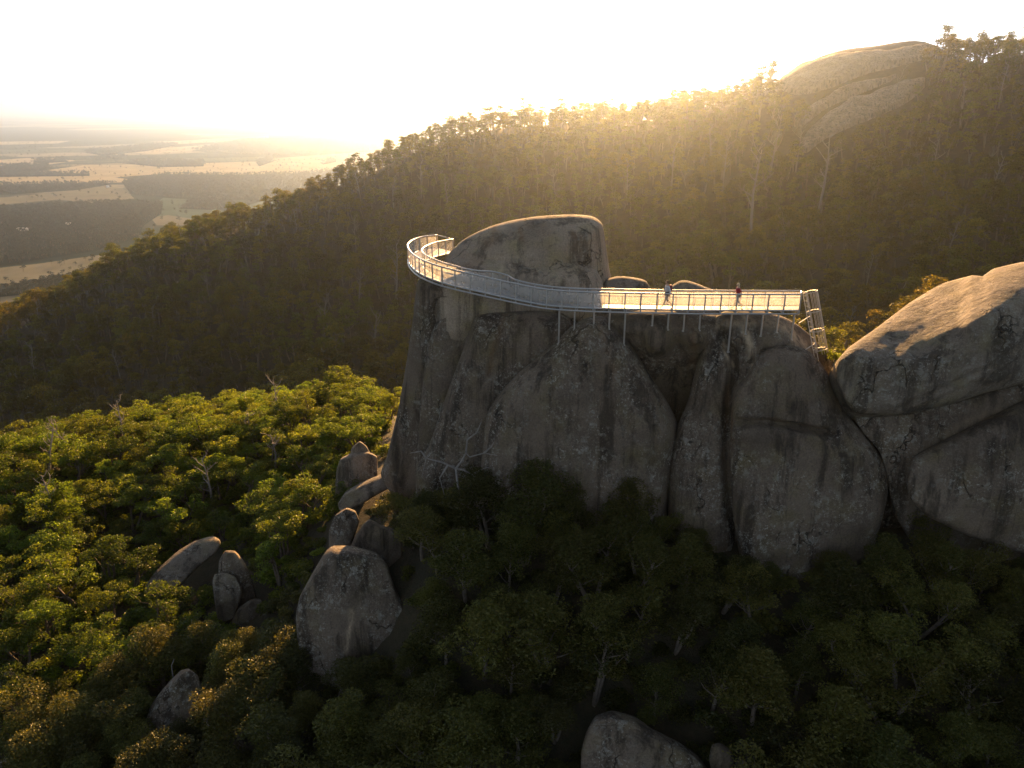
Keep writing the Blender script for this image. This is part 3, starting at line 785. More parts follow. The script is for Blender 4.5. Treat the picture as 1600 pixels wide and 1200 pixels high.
# ------------------------------------------------------------------ vegetation
def leaf_quads(P, size, rng, flat=0.35, aspect=0.5):
    """diamond leaves at points P; flat pulls them towards lying level"""
    n = len(P)
    a = rng.normal(size=(n, 3)); a[:, 2] *= flat
    a /= np.linalg.norm(a, axis=1)[:, None] + 1e-9
    b = rng.normal(size=(n, 3)); b[:, 2] *= flat * 1.4
    b -= a * (a * b).sum(1)[:, None]; b /= np.linalg.norm(b, axis=1)[:, None] + 1e-9
    s = size * rng.uniform(.6, 1.35, n)[:, None]
    V = np.stack([P - a * s * .5, P + b * s * .5 * aspect, P + a * s * .5, P - b * s * .5 * aspect], 1).reshape(-1, 3)
    Fc = np.arange(4 * n).reshape(n, 4)
    return V, Fc
def fast_mesh(V, Fc, mat):
    me = bpy.data.meshes.new('mesh')
    me.vertices.add(len(V)); me.vertices.foreach_set('co', np.asarray(V, np.float32).ravel())
    k = Fc.shape[1]
    me.loops.add(Fc.size); me.loops.foreach_set('vertex_index', Fc.astype(np.int32).ravel())
    me.polygons.add(len(Fc)); me.polygons.foreach_set('loop_start', (np.arange(len(Fc)) * k).astype(np.int32))
    me.materials.append(mat)
    me.update(calc_edges=True)
    return me
def limb(p, d, L, r0, r1, rng, n=5, bend=.25, up=.12):
    pts = [Vector(p)]; d = Vector(d).normalized()
    for i in range(n):
        d = (d + Vector((rng.normal() * bend, rng.normal() * bend, rng.normal() * bend * .6 + up)) * .6).normalized()
        pts.append(pts[-1] + d * (L / n))
    return pts, [r0 + (r1 - r0) * i / n for i in range(n + 1)]
def clump(c, r, k, rng, zf=.55, fill=.30, droop=.45):
    """points of one domed leaf clump: a ragged shell with a hollow underside"""
    u = rng.normal(size=(k, 3)); u /= np.linalg.norm(u, axis=1)[:, None]
    u[:, 2] = np.abs(u[:, 2]) * 1.0 - (rng.random(k) < .25) * rng.uniform(0, droop, k)
    rad = r * (1 - fill * rng.random(k) ** 1.5)
    P = u * rad[:, None]; P[:, 2] *= zf
    P += rng.normal(size=(k, 3)) * r * .07
    return P + np.asarray(c)
def make_tree(seed, H, spread, nbr, nleaf, leaf, cl_r, stems=1, zf=.55, low=.35, hang=.0, sub=3):
    """trunk mesh geometry, leaf points"""
    rng = np.random.default_rng(seed)
    g = Geo(); LP = []
    for s in range(stems):
        a0 = rng.uniform(0, 6.28)
        lean = .12 if stems == 1 else .45
        d0 = Vector((math.cos(a0) * lean, math.sin(a0) * lean, 1))
        pts, rr = limb((0, 0, -.4), d0, H * .72, H * .022 + .03, H * .008 + .01, rng, 7, .16, .10)
        g.tube(pts, rr, 6)
        m = max(3, nbr // stems)
        for i in range(m):
            f = low + (1 - low) * (i + rng.random()) / m
            q = f * 7; j = min(6, int(q)); p = pts[j].lerp(pts[j + 1], q - j)
            az = i * 2.4 + rng.uniform(-.5, .5)
            ln = spread * (1.05 - .55 * f) * rng.uniform(.75, 1.2)
            bd = Vector((math.cos(az), math.sin(az), .35 + .7 * f))
            bp, br = limb(p, bd, ln, H * .009 + .012, .012, rng, 4, .3, .16)
            g.tube(bp, br, 4)
            ends = [bp[-1]]
            for q_ in range(sub - 1):
                b2 = bp[2 + q_ % 2]
                e, er = limb(b2, Vector((rng.normal(), rng.normal(), .5)), ln * .5, .02, .008, rng, 3, .3, .2)
                g.tube(e, er, 3); ends.append(e[-1])
            for e in ends:
                r = cl_r * rng.uniform(.6, 1.2)
                LP.append(clump((e.x, e.y, e.z), r, max(8, int(nleaf * (r / cl_r) ** 2)), rng, zf))
                if hang:
                    k = int(nleaf * .35)
                    h = rng.normal(size=(k, 3)) * r * .5; h[:, 2] = -np.abs(h[:, 2]) * hang
                    LP.append(h + np.array(e))
        e = pts[-1]; LP.append(clump((e.x, e.y, e.z), cl_r * 1.1, nleaf, rng, zf))
    P = np.vstack(LP)
    V, Fc = leaf_quads(P, leaf, rng)
    return g, V, Fc
def tree_meshes(variants, leafmat, barkmat):
    out_ = []
    for kw in variants:
        g, V, Fc = make_tree(**kw)
        out_.append((g.mesh(M[barkmat], True), fast_mesh(V, Fc, M[leafmat]), kw['H']))
    return out_
BUSH = tree_meshes([dict(seed=100 + i, H=5.2 + .45 * (i % 3), spread=2.5 + .2 * (i % 4), nbr=8, nleaf=200, leaf=.165, cl_r=.72, stems=2 + i % 2, zf=.5, low=.45, sub=3) for i in range(7)], 'leaf_bright', 'bark')
GUM = tree_meshes([dict(seed=200 + i, H=6.4 + .5 * (i % 3), spread=2.7, nbr=10, nleaf=200, leaf=.165, cl_r=.85, stems=1 + i % 2, zf=.75, low=.34, hang=.9, sub=3) for i in range(7)], 'leaf_shaded', 'bark_grey')
SHRUB_B = tree_meshes([dict(seed=300 + i, H=1.5, spread=1.0, nbr=6, nleaf=70, leaf=.20, cl_r=.5, stems=2, zf=.7, low=.2, sub=2) for i in range(4)], 'leaf_bright', 'bark')
SHRUB_D = tree_meshes([dict(seed=320 + i, H=1.6, spread=1.1, nbr=6, nleaf=70, leaf=.20, cl_r=.5, stems=2, zf=.7, low=.2, sub=2) for i in range(4)], 'leaf_shaded', 'bark')
KARRI = tree_meshes([dict(seed=400 + i, H=22 + 2.0 * (i % 3), spread=5.8, nbr=9, nleaf=80, leaf=.85, cl_r=2.5, stems=1, zf=.55, low=.42, sub=2) for i in range(7)], 'leaf_hill', 'bark_pale')
PLAIN_T = tree_meshes([dict(seed=500 + i, H=14, spread=5.5, nbr=5, nleaf=20, leaf=2.2, cl_r=2.6, stems=1, zf=.8, low=.25, sub=1) for i in range(4)], 'leaf_plain', 'bark')

def source_collection(name, meshes):
    """unlinked collection of joined tree meshes to be instanced by a stuff object"""
    col = bpy.data.collections.new(name)
    for i, (tm, cm, H) in enumerate(meshes):
        bm = bmesh.new(); bm.from_mesh(tm)
        n0 = len(bm.faces)
        bm.from_mesh(cm); bm.faces.ensure_lookup_table()
        for f in bm.faces[n0:]: f.material_index = 1
        me = bpy.data.meshes.new('mesh'); bm.to_mesh(me); bm.free()
        me.materials.append(tm.materials[0]); me.materials.append(cm.materials[0])
        o = bpy.data.objects.new('%s_%02d' % (name, i), me); col.objects.link(o)
    return col
def scatter(name, pts, scl, col, nvar, label, cat, rng):
    me = bpy.data.meshes.new('points')
    me.vertices.add(len(pts)); me.vertices.foreach_set('co', np.asarray(pts, np.float32).ravel())
    a = me.attributes.new('scl', 'FLOAT', 'POINT'); a.data.foreach_set('value', np.asarray(scl, np.float32))
    a = me.attributes.new('rot', 'FLOAT', 'POINT'); a.data.foreach_set('value', rng.uniform(0, 6.28, len(pts)).astype(np.float32))
    a = me.attributes.new('pick', 'INT', 'POINT'); a.data.foreach_set('value', rng.integers(0, nvar, len(pts)).astype(np.int32))
    o = link(name, me)
    ng = bpy.data.node_groups.new(name, 'GeometryNodeTree')
    ng.interface.new_socket('Geometry', in_out='INPUT', socket_type='NodeSocketGeometry')
    ng.interface.new_socket('Geometry', in_out='OUTPUT', socket_type='NodeSocketGeometry')
    gi = ng.nodes.new('NodeGroupInput'); go = ng.nodes.new('NodeGroupOutput')
    ip = ng.nodes.new('GeometryNodeInstanceOnPoints'); ip.inputs['Pick Instance'].default_value = True
    ci = ng.nodes.new('GeometryNodeCollectionInfo'); ci.inputs['Collection'].default_value = col
    ci.inputs['Separate Children'].default_value = True; ci.inputs['Reset Children'].default_value = True
    def attr(nm, ty):
        n = ng.nodes.new('GeometryNodeInputNamedAttribute'); n.data_type = ty; n.inputs['Name'].default_value = nm
        return n.outputs['Attribute']
    cx = ng.nodes.new('ShaderNodeCombineXYZ'); ng.links.new(attr('rot', 'FLOAT'), cx.inputs['Z'])
    ng.links.new(gi.outputs[0], ip.inputs['Points']); ng.links.new(ci.outputs[0], ip.inputs['Instance'])
    ng.links.new(attr('pick', 'INT'), ip.inputs['Instance Index'])
    ng.links.new(cx.outputs[0], ip.inputs['Rotation']); ng.links.new(attr('scl', 'FLOAT'), ip.inputs['Scale'])
    ng.links.new(ip.outputs[0], go.inputs[0])
    md = o.modifiers.new('scatter', 'NODES'); md.node_group = ng
    return tag(o, label, cat, kind='stuff')

def poisson(xmin, xmax, ymin, ymax, r, rng, ok, tries=1.0):
    cell = r / math.sqrt(2); grid = {}; out_ = []
    n = int((xmax - xmin) * (ymax - ymin) / (r * r) * 6 * tries)
    X = rng.uniform(xmin, xmax, n); Y = rng.uniform(ymin, ymax, n)
    keep = ok(X, Y)
    for x, y in zip(X[keep], Y[keep]):
        i, j = int(x // cell), int(y // cell)
        if any((grid[q][0] - x) ** 2 + (grid[q][1] - y) ** 2 < r * r for q in ((i + a, j + b) for a in range(-2, 3) for b in range(-2, 3)) if q in grid): continue
        grid[(i, j)] = (x, y); out_.append((x, y))
    return np.array(out_)
# parts of the picture where bare rock is seen: no tree may stand up into these
CLEAR = [np.array(q, float) for q in (
    [(640, 430), (595, 742), (628, 738), (660, 708), (700, 735), (760, 705), (850, 720), (880, 765), (960, 800), (1045, 775), (1062, 800), (1110, 830), (1170, 868), (1290, 860), (1372, 855), (1402, 775), (1440, 800), (1470, 822), (1600, 850), (1700, 850), (1700, 380), (1300, 560), (1280, 440), (900, 320)],
    [(468, 1000), (462, 960), (505, 862), (515, 800), (545, 790), (625, 825), (640, 968), (625, 1005), (550, 1022)],
    [(545, 735), (545, 700), (560, 686), (590, 705), (592, 735)], [(560, 762), (600, 740), (632, 736), (628, 755), (580, 775)],
    [(334, 965), (332, 890), (345, 858), (372, 858), (400, 910), (415, 945), (408, 970), (370, 978)],
    [(232, 905), (262, 875), (305, 846), (345, 840), (345, 855), (300, 892)],
    [(222, 1140), (258, 1072), (292, 1046), (312, 1058), (296, 1095), (250, 1130)],
    [(912, 1200), (916, 1140), (950, 1114), (1020, 1140), (1100, 1185), (1145, 1165), (1175, 1200)])]
def blocked(pts):
    P = np.array(pts)
    return any(inside(P, c).any() for c in CLEAR)
def rock_under(x, y):
    h = R_BVH.ray_cast(Vector((x, y, 40)), Vector((0, 0, -1)), 200)
    return h[0].z if h[0] else -999
def seen(p):
    d = Vector(p); L = d.length; d.normalize()
    for B in (R_BVH, T_BVH):
        h = B.ray_cast(d * 2, d, L - 3)
        if h[0]: return False
    return True
rng = np.random.default_rng(5)
def is_bright(X, Y): return (X < -13) & (Y > 43 + np.maximum(0, X + 36) * .55)
near = np.vstack([poisson(-82, -12, 40, 112, 2.7, rng, lambda X, Y: (np.abs(X) < .80 * Y + 4) & is_bright(X, Y)),
                  poisson(-50, 62, 27, 112, 2.05, rng, lambda X, Y: (np.abs(X) < .80 * Y + 4) & ~is_bright(X, Y) & (Y < 62)),
                  poisson(-15, 62, 62, 112, 3.2, rng, lambda X, Y: (np.abs(X) < .80 * Y + 4) & ~is_bright(X, Y))])
nz = terrain(near[:, 0], near[:, 1])
cand, hidden_b, hidden_d = [], [], []
BARE = np.array([(205, 900), (330, 870), (345, 842), (240, 860), (215, 890), (180, 960), (150, 1010), (215, 985)], float)
for (x, y), z in zip(near, nz):
    rz = rock_under(x, y)
    if rz > z + .3: continue
    # the sunlit area takes the brighter leaves: sunlight is put into leaf colour
    lat = x + 0.42 * (62 - y)
    bright = bool(is_bright(x, y))
    vs_ = BUSH if bright else GUM
    pk = rng.integers(0, 7)
    H = vs_[pk][2]
    s = rng.uniform(.62, 1.18) if bright else rng.uniform(.66, 1.12)
    if inside(np.array([project((x, y, z + 1))]), BARE)[0] and rng.random() < .8: continue
    ok = False
    for t_ in range(5):
        hh = H * s; rr = 2.2 * s
        pp = [project((x, y, z + hh * .35)), project((x - 2.6 * s, y, z + hh * .5)), project((x + 2.6 * s, y, z + hh * .5)), project((x, y, z + hh * .95)), project((x - rr, y, z + hh * .72)), project((x + rr, y, z + hh * .72)), project((x, y, z + hh * .6))]
        if not blocked(pp): ok = True; break
        s *= .80
    if not ok: continue
    px, py = project((x, y, z + hh * .7))
    vis = (-60 < px < 1660) and (py < 1290) and (seen((x, y, z + hh * .95)) or seen((x - rr * .7, y, z + hh * .7)) or seen((x + rr * .7, y, z + hh * .7)))
    d2 = (x * x + y * y + z * z) / (s * s)
    cand.append((not vis, d2, x, y, z, s, pk, bright))
# trees whose tops show against the rock
for px, py in ((655, 762), (692, 752), (708, 748), (722, 760), (735, 772), (790, 716), (822, 700), (862, 735), (905, 772), (980, 742), (1040, 792), (1095, 828), (1150, 872), (1210, 872), (1290, 882), (1360, 900), (1440, 905), (1485, 812), (1545, 868), (1590, 900), (950, 800), (1010, 815)):
    d_ = ray(px, py); best = None
    for y in np.arange(46.5, 34, -.25):
        p = d_ * (y / d_.y); gz_ = float(terrain(p.x, p.y)[0])
        if p.z - gz_ < 2.6: continue
        if rock_under(p.x, p.y) > gz_ + .3: continue
        best = (p.x, p.y, gz_, p.z - gz_); break
    if best and best[3] < 9:
        pk = int(rng.integers(0, 7)); cand.append((False, 0.0, best[0], best[1], best[2], best[3] / GUM[pk][2], pk, False))
for px, py in ((532, 566), (560, 585), (470, 606), (600, 596), (395, 636), (300, 648), (225, 652), (140, 664), (60, 672), (505, 600), (350, 640), (18, 676)):
    d_ = ray(px, py)
    for y in np.arange(98, 60, -.5):
        p = d_ * (y / d_.y); gz_ = float(terrain(p.x, p.y)[0])
        if p.z - gz_ < 5.6: continue
        if rock_under(p.x, p.y) > gz_ + .3 or p.z - gz_ > 8.5: break
        pk = int(rng.integers(0, 7)); cand.append((False, 0.0, p.x, p.y, gz_, (p.z - gz_) / BUSH[pk][2], pk, True)); break
cand.sort(key=lambda c_: (c_[0], c_[1]))
def landmark(x, y, marks):
    return min(marks, key=lambda q: (q[0] - x) ** 2 + (q[1] - y) ** 2)[2]
MARK_B = [(-13, 68, 'behind the small cap boulder'), (-14, 60, 'by the flat pale slab at the outcrop foot'), (-22, 56, 'uphill of the standing stone'), (-28, 64, 'behind the long sunlit slab'),
          (-36, 56, 'beside the bare earth gully'), (-46, 56, 'on the slope beyond the bare earth gully'), (-24, 85, 'on the spur edge near the outcrop wall'), (-42, 90, 'on the spur edge before the dark hill forest'),
          (-62, 88, 'on the far low end of the spur edge'), (-45, 72, 'in the middle of the sunlit bush')]
MARK_D = [(-11, 44, 'below the large faceted boulder'), (-20, 50, 'below the standing stone'), (-23, 44, 'by the pointed slanting boulder'), (-4, 45, 'by the fallen bleached tree'), (5, 43, 'below the front slab of the outcrop'),
          (13, 42, 'below the cracked buttress'), (24, 40, 'below the rounded dark boulder'), (4, 38, 'beside the cracked dome boulder'), (14, 36, 'in the gully downhill of the small round boulders'), (24, 35, 'in the gully far from the dome boulder'), (-8, 38, 'in the scrub between faceted and dome boulders'), (-30, 46, 'below the bare earth gully')]
n_ind = 0
for hid, d2, x, y, z, s, pk, bright in cand:
    if hid or n_ind >= 300:
        (hidden_b if bright else hidden_d).append((x, y, z, s)); continue
    n_ind += 1
    tm, cm, H = (BUSH if bright else GUM)[pk]
    o = link('bush_tree' if bright else 'gum_tree', None, None, (x, y, z), (0, 0, rng.uniform(0, 6.28)), s)
    big = 'tall' if s > (.98 if bright else .95) else ('low' if s < (.80 if bright else .75) else 'middling')
    if bright: tag(o, '%s domed yellow-green bush tree %s' % (big, landmark(x, y, MARK_B)), 'tree', 'sunlit bush trees on the spur')
    else: tag(o, '%s loose olive gum tree in shade %s' % (big, landmark(x, y, MARK_D)), 'tree', 'shaded gum trees below the rocks')
    link('trunk', tm, o); link('crown', cm, o)
bush_col = source_collection('bush_source', BUSH); gum_col = source_collection('gum_source', GUM)
if hidden_b:
    h = np.array(hidden_b); scatter('bush_canopy', h[:, :3], h[:, 3], bush_col, 7, 'unbroken far canopy of the sunlit bush along the spur edge', 'bushland', rng)
if hidden_d:
    h = np.array(hidden_d); scatter('gum_canopy', h[:, :3], h[:, 3], gum_col, 7, 'gum canopy filling the gaps behind the rocks', 'bushland', rng)
# undergrowth
us = poisson(-80, 60, 25, 108, 1.15, rng, lambda X, Y: (np.abs(X) < .78 * Y + 3))
uz = terrain(us[:, 0], us[:, 1])
ub, ud = [], []
for (x, y), z in zip(us, uz):
    if rock_under(x, y) > z + .2: continue
    if blocked([project((x, y, z + 1.2)), project((x, y, z + .5))]): continue
    if inside(np.array([project((x, y, z + .5))]), BARE)[0] and rng.random() < .85: continue
    bright = bool(is_bright(x, y))
    (ub if bright else ud).append((x, y, z - .1, rng.uniform(.5, 1.25)))
for nm, lst, ms, lab in (('sunlit_undergrowth', ub, SHRUB_B, 'low yellow-green scrub under the sunlit bush trees'), ('shaded_undergrowth', ud, SHRUB_D, 'dark low scrub under the shaded gum trees')):
    h = np.array(lst); scatter(nm, h[:, :3], h[:, 3], source_collection(nm + '_source', ms), 4, lab, 'undergrowth', rng)
# hill forest
FL = [np.array(p_, float) for p_ in FLANKS]
hp = poisson(-620, 520, 118, 760, 5.8, rng, lambda X, Y: (np.abs(X) < .80 * Y + 30), .55)
hz = terrain(hp[:, 0], hp[:, 1])
sel, hs_ = [], []
for (x, y), z in zip(hp, hz):
    if z < -295: continue
    if y > 560 and 1205 < project((x, y, z))[0] < 1468: continue
    if y < 178: continue
    s = rng.uniform(.40, .90) * (1.2 if rng.random() < .2 else 1) * (1 + .45 * noise.noise(Vector((x * .02, y * .02, 3))))
    base = project((x, y, z)); tip = project((x, y, z + 20 * s))
    if any(inside(np.array([base, project((x, y, z + 4))]), f_).any() for f_ in FL): continue
    if any(inside(np.array([tip, project((x, y, z + 10 * s))]), f_).any() for f_ in FL): s = rng.uniform(.12, .22)
    if blocked([tip]) and y < 110: continue
    sel.append((x, y, z)); hs_.append(s)
scatter('hill_forest', np.array(sel), np.array(hs_), source_collection('karri_source', KARRI), 7, 'dense tall eucalypt forest covering the hill slope', 'forest', rng)
# woods on the plain
pp_, ps_ = [], []
for wp in WOODS:
    P3 = np.array([at_z(px, py, PLAIN_Z)[:2] for px, py in wp])
    area = np.ptp(P3[:, 0]) * np.ptp(P3[:, 1])
    dm = np.median(P3[:, 1])
    sp = 8.0 * max(1.0, dm / 1900)
    n = int(min(area / (sp * sp), 26000))
    q = np.stack([rng.uniform(P3[:, 0].min(), P3[:, 0].max(), n), rng.uniform(P3[:, 1].min(), P3[:, 1].max(), n)], -1)
    q = q[inside(q, P3)]
    pp_ += [(a, b, PLAIN_Z) for a, b in q]; ps_ += list(rng.uniform(.55, 1.1, len(q)) * max(1.0, dm / 3000))
n = 2500
d = rng.uniform(1300, 7000, n); a_ = rng.uniform(-.62, .0, n)
pp_ += [(y * math.tan(t_), y, PLAIN_Z) for y, t_ in zip(d, a_)]; ps_ += list(rng.uniform(.5, 1.2, n))
scatter('plain_woods', np.array(pp_), np.array(ps_), source_collection('plain_source', PLAIN_T), 4, 'dark woods and shelter belts spread over the plain', 'woods', rng)
print('TREES', n_ind, len(hidden_b), len(hidden_d), 'shrubs', len(ub), len(ud), 'hill', len(sel), 'plain', len(pp_))

# dead trees standing in the hill forest
def dead_geo(seed, H):
    rg = np.random.default_rng(seed)
    tr = Geo(); br = []
    pts, rr = limb((0, 0, -.5), (rg.normal() * .06, rg.normal() * .06, 1), H, H * .020, H * .004, rg, 9, .10, .08)
    tr.tube(pts, rr, 6)
    for i in range(7):
        q = 9 * (.42 + .55 * (i + rg.random()) / 7); j = min(8, int(q))
        p = pts[j].lerp(pts[j + 1], q - j); az = rg.uniform(0, 6.28)
        b = Geo(); L = H * rg.uniform(.10, .26)
        bp, bb = limb(p, (math.cos(az), math.sin(az), .8), L, H * .007, H * .0022, rg, 5, .3, .2)
        b.tube(bp, bb, 4)
        for k in range(5):
            e, er = limb(bp[1 + k % 4], (rg.normal(), rg.normal(), .7), L * rg.uniform(.25, .6), H * .003, H * .0008, rg, 4, .4, .15)
            b.tube(e, er, 3)
        br.append(b)
    return tr.mesh(M['dead_wood'], True), [b.mesh(M['dead_wood'], True) for b in br]
DEAD = [dead_geo(700 + i, 30) for i in range(5)]
dead_px = [(1172, 388, 150), (1198, 300, 100), (1046, 305, 70), (1276, 350, 115), (1222, 405, 65), (1453, 304, 68), (1536, 292, 44), (1545, 326, 62), (1352, 462, 55), (1320, 545, 60),
           (1128, 300, 70), (1112, 270, 60), (866, 330, 60), (980, 320, 60), (1400, 160, 40), (1243, 270, 70),
           (566, 325, 50), (657, 315, 55), (700, 345, 60), (615, 330, 50), (464, 380, 45), (510, 375, 30), (555, 395, 50), (620, 478, 90), (510, 545, 80), (590, 575, 80), (560, 490, 60), (245, 530, 45),
           (288, 398, 40), (420, 390, 40), (65, 520, 40), (425, 350, 35), (1500, 200, 50), (1560, 170, 50), (1480, 420, 60), (60, 600, 50), (330, 480, 45), (190, 600, 45)]
for i, (px, py, hpx) in enumerate(dead_px):
    h = terrain_hit(px, py)
    if h is None: continue
    L = h.length
    H = hpx * L / F / .93
    if H > 46: H = 46
    if H < 14: H = 14
    tm, bs = DEAD[i % 5]
    o = link('dead_tree', None, None, h, (0, 0, rng.uniform(0, 6.28)), H / 30)
    tag(o, 'bare pale dead trunk standing above the hill forest', 'dead tree', 'dead trees standing in the hill forest')
    link('trunk', tm, o)
    for b in bs: link('branch', b, o)
# dead leafless trees poking out of the sunlit bush
for i, (px, py, hpx) in enumerate([(132, 690, 95), (78, 715, 70), (205, 670, 60), (450, 640, 55), (395, 650, 35), (90, 790, 110), (335, 760, 70), (430, 700, 60)]):
    h = terrain_hit(px, py + 45, 20)
    if h is None: continue
    H = min(7.5, max(4.5, (hpx + 45) * h.length / F))
    tm, bs = DEAD[(i + 2) % 5]
    o = link('dead_tree', None, None, h, (rng.normal() * .25, rng.normal() * .25, rng.uniform(0, 6.28)), H / 30)
    o.scale = (H / 30 * 1.1, H / 30 * 1.1, H / 30)
    tag(o, 'small bleached leafless tree poking out of the sunlit bush', 'dead tree', 'bleached leafless trees in the sunlit bush')
    link('trunk', tm, o)
    for b in bs: link('branch', b, o)
# fallen, bleached tree in front of the outcrop foot
fb = at_y(712, 790, 46.4)
gz_ = float(terrain(fb.x, fb.y)[0])
fo = link('fallen_dead_tree', None, None, (fb.x, fb.y, gz_))
tag(fo, 'bleached sprawling branches of a fallen tree below the outcrop wall', 'dead tree')
def branch_px(name, pts, r0, r1, y=46.4):
    P = [at_y(px, py, y + .25 * math.sin(i * 1.9)) - Vector((fb.x, fb.y, gz_)) for i, (px, py) in enumerate(pts)]
    g = Geo(); k = len(P); g.tube(P, [r0 + (r1 - r0) * i / (k - 1) for i in range(k)], 6)
    link(name, g.mesh(M['dead_wood'], True), fo)
p0 = at_y(712, 732, 46.4)
P = [Vector((0.3, 0, -.3)), Vector((.5, .1, .8)), p0 - Vector((fb.x, fb.y, gz_))]
g = Geo(); g.tube(P, [.12, .10, .07], 7); link('trunk', g.mesh(M['dead_wood'], True), fo)
for pts in ([(712, 732), (724, 734), (737, 742), (760, 755), (775, 770), (783, 783)], [(712, 732), (722, 720), (728, 708), (734, 714), (756, 708), (779, 712), (809, 719)],
            [(728, 708), (730, 687), (745, 676), (752, 659)], [(712, 732), (690, 722), (677, 719), (666, 716), (659, 746)], [(700, 726), (687, 747), (696, 779)], [(728, 800), (749, 796), (760, 785), (782, 776)],
            [(737, 742), (760, 730), (775, 735)], [(756, 708), (768, 698), (772, 690)], [(666, 716), (658, 705), (640, 708)], [(760, 755), (772, 752), (790, 760)]):
    branch_px('branch', pts, .075, .02)
# leafless limbs in the shaded scrub
for lab, pts, y in (('forked bare stick beside the pointed slanting boulder', [(276, 1075), (270, 1055), (268, 1040), (272, 1030)], 46.5), ('bare hooked branch in the scrub below the large faceted boulder', [(338, 1115), (350, 1098), (348, 1088), (366, 1076)], 44.5),
                    ('pale leaning branch high in the shaded gums', [(1002, 945), (1022, 925), (1040, 905)], 42), ('thin pale branch arching over the dark gully', [(980, 1010), (1000, 990), (1008, 968), (1030, 955)], 41), ('bare curved branch lying over the dark scrub', [(418, 1132), (435, 1140), (443, 1150)], 43.5),
                    ('pale bent bough above the shaded gums near the wedged boulder', [(1380, 1000), (1402, 985), (1420, 968)], 40)):
    P = [at_y(px, py, y) for px, py in pts]
    g0 = float(terrain(P[0].x, P[0].y)[0])
    P = [Vector((P[0].x, P[0].y, g0 - .2))] + P
    g = Geo(); k = len(P); g.tube([p - P[0] for p in P], [.07 - .045 * i / (k - 1) for i in range(k)], 5)
    tag(link('bare_branch', g.mesh(M['dead_wood'], True), None, P[0]), lab, 'branch')
# bright shrub in the notch beside the ladder
for k, (px, py) in enumerate(((1292, 545), (1300, 552))):
    p = at_y(px, py + 14, 48.2 + k * .3)
    tm, cm, H = SHRUB_B[k]
    o = link('shrub', None, None, p, (0, 0, k), .55)
    tag(o, ['bright green shrub in the notch beside the caged ladder', 'smaller green shrub between ladder foot and tilted boulder'][k], 'shrub')
    link('stem', tm, o); link('foliage', cm, o)
# two farm sheds
for px, py, w_, lab in ((36, 362, 24, 'long white farm shed in the dark wood'), (108, 354, 12, 'small white farm hut in the dark wood'), (170, 294, 14, 'white shed in the grey-green clearing')):
    b = at_z(px, py, PLAIN_Z)
    o = link('farm_shed', None, None, (b.x, b.y, PLAIN_Z + 2)); tag(o, lab, 'shed')
    g = Geo(); g.box((0, 0, 3), (w_, 9, 6)); link('wall', g.mesh(M['shed']), o)
    g = Geo(); hw = w_ / 2 + .6
    g.add([Vector(q) for q in ((-hw, -5.2, 6.01), (hw, -5.2, 6.01), (hw, 5.2, 6.01), (-hw, 5.2, 6.01), (-hw, 0, 8.5), (hw, 0, 8.5))], [(0, 1, 5, 4), (3, 4, 5, 2), (0, 4, 3), (1, 2, 5), (0, 3, 2, 1)])
    link('roof', g.mesh(M['shed']), o)

# ------------------------------------------------------------------ skywalk
def rail_z(px):
    u = min(1, max(0, (900 - px) / 250)); u = u * u * (3 - 2 * u)
    return -11.2 + 1.5 * u
def spline(pts, step):
    P = [np.array(p, float) for p in pts]; out_ = []
    k = len(P)
    for i in range(k - 1):
        p0, p1, p2, p3 = P[max(0, i - 1)], P[i], P[i + 1], P[min(k - 1, i + 2)]
        for s in range(12):
            u = s / 12
            out_.append(0.5 * ((2 * p1) + (-p0 + p2) * u + (2 * p0 - 5 * p1 + 4 * p2 - p3) * u * u + (-p0 + 3 * p1 - 3 * p2 + p3) * u ** 3))
    out_.append(P[-1])
    out_ = np.array(out_)
    d = np.concatenate([[0], np.cumsum(np.linalg.norm(np.diff(out_, axis=0), axis=1))])
    n = max(2, int(round(d[-1] / step)) + 1)
    s = np.linspace(0, d[-1], n)
    return np.stack([np.interp(s, d, out_[:, j]) for j in range(3)], -1)
outer_px = [(1252, 460), (1200, 460), (1150, 460), (1100, 460), (1040, 459), (960, 457.5), (900, 455.5), (850, 451.5), (800, 442), (750, 431), (700, 419.5), (672, 411), (652, 402), (640, 391.5), (637, 382), (646, 374.5), (662, 369.5), (683, 367.5)]
inner_px = [(1252, 454.5), (1200, 454.5), (1100, 454), (1040, 453.5), (960, 452), (900, 450.5), (850, 446.5), (808, 438), (792, 430), (770, 424.5), (742, 422.5), (705, 414), (680, 406), (664, 398), (659, 391), (664, 385.5), (680, 379), (708, 373.5)]
OUT = spline([at_z(px, py, rail_z(px)) for px, py in outer_px], .25)
INN = spline([at_z(px, py, rail_z(px)) for px, py in inner_px], .25)
base = Vector((float(OUT[0][0]), float(OUT[0][1]), -12.4))
sw = link('skywalk', None, None, base)
tag(sw, 'silver steel walkway with mesh railings curving round the granite dome', 'walkway')
RAIL_H = 1.02
def rel(p, dz=0.0): return Vector((p[0], p[1], p[2] + dz)) - base
def add(name, g, mat, parent=sw, smooth=False): return link(name, g.mesh(M[mat], smooth), parent)
for nm, L in (('handrail', OUT), ('handrail', INN)):
    g = Geo(); g.tube([rel(p) for p in L], .055, 8); add(nm, g, 'steel', smooth=True)
end_a, end_b = OUT[-1], INN[-1]
g = Geo(); g.tube([rel(end_a), rel(end_b)], .042, 8); add('handrail', g, 'steel', smooth=True)
for dz, r in ((-RAIL_H - .02, .06), (-RAIL_H - .24, .065)):
    g = Geo(); g.tube([rel(p, dz) for p in OUT], r, 6); add('edge_beam', g, 'steel', smooth=True)
g = Geo(); g.tube([rel(p, -RAIL_H - .05) for p in INN], .05, 6); add('edge_beam', g, 'steel', smooth=True)
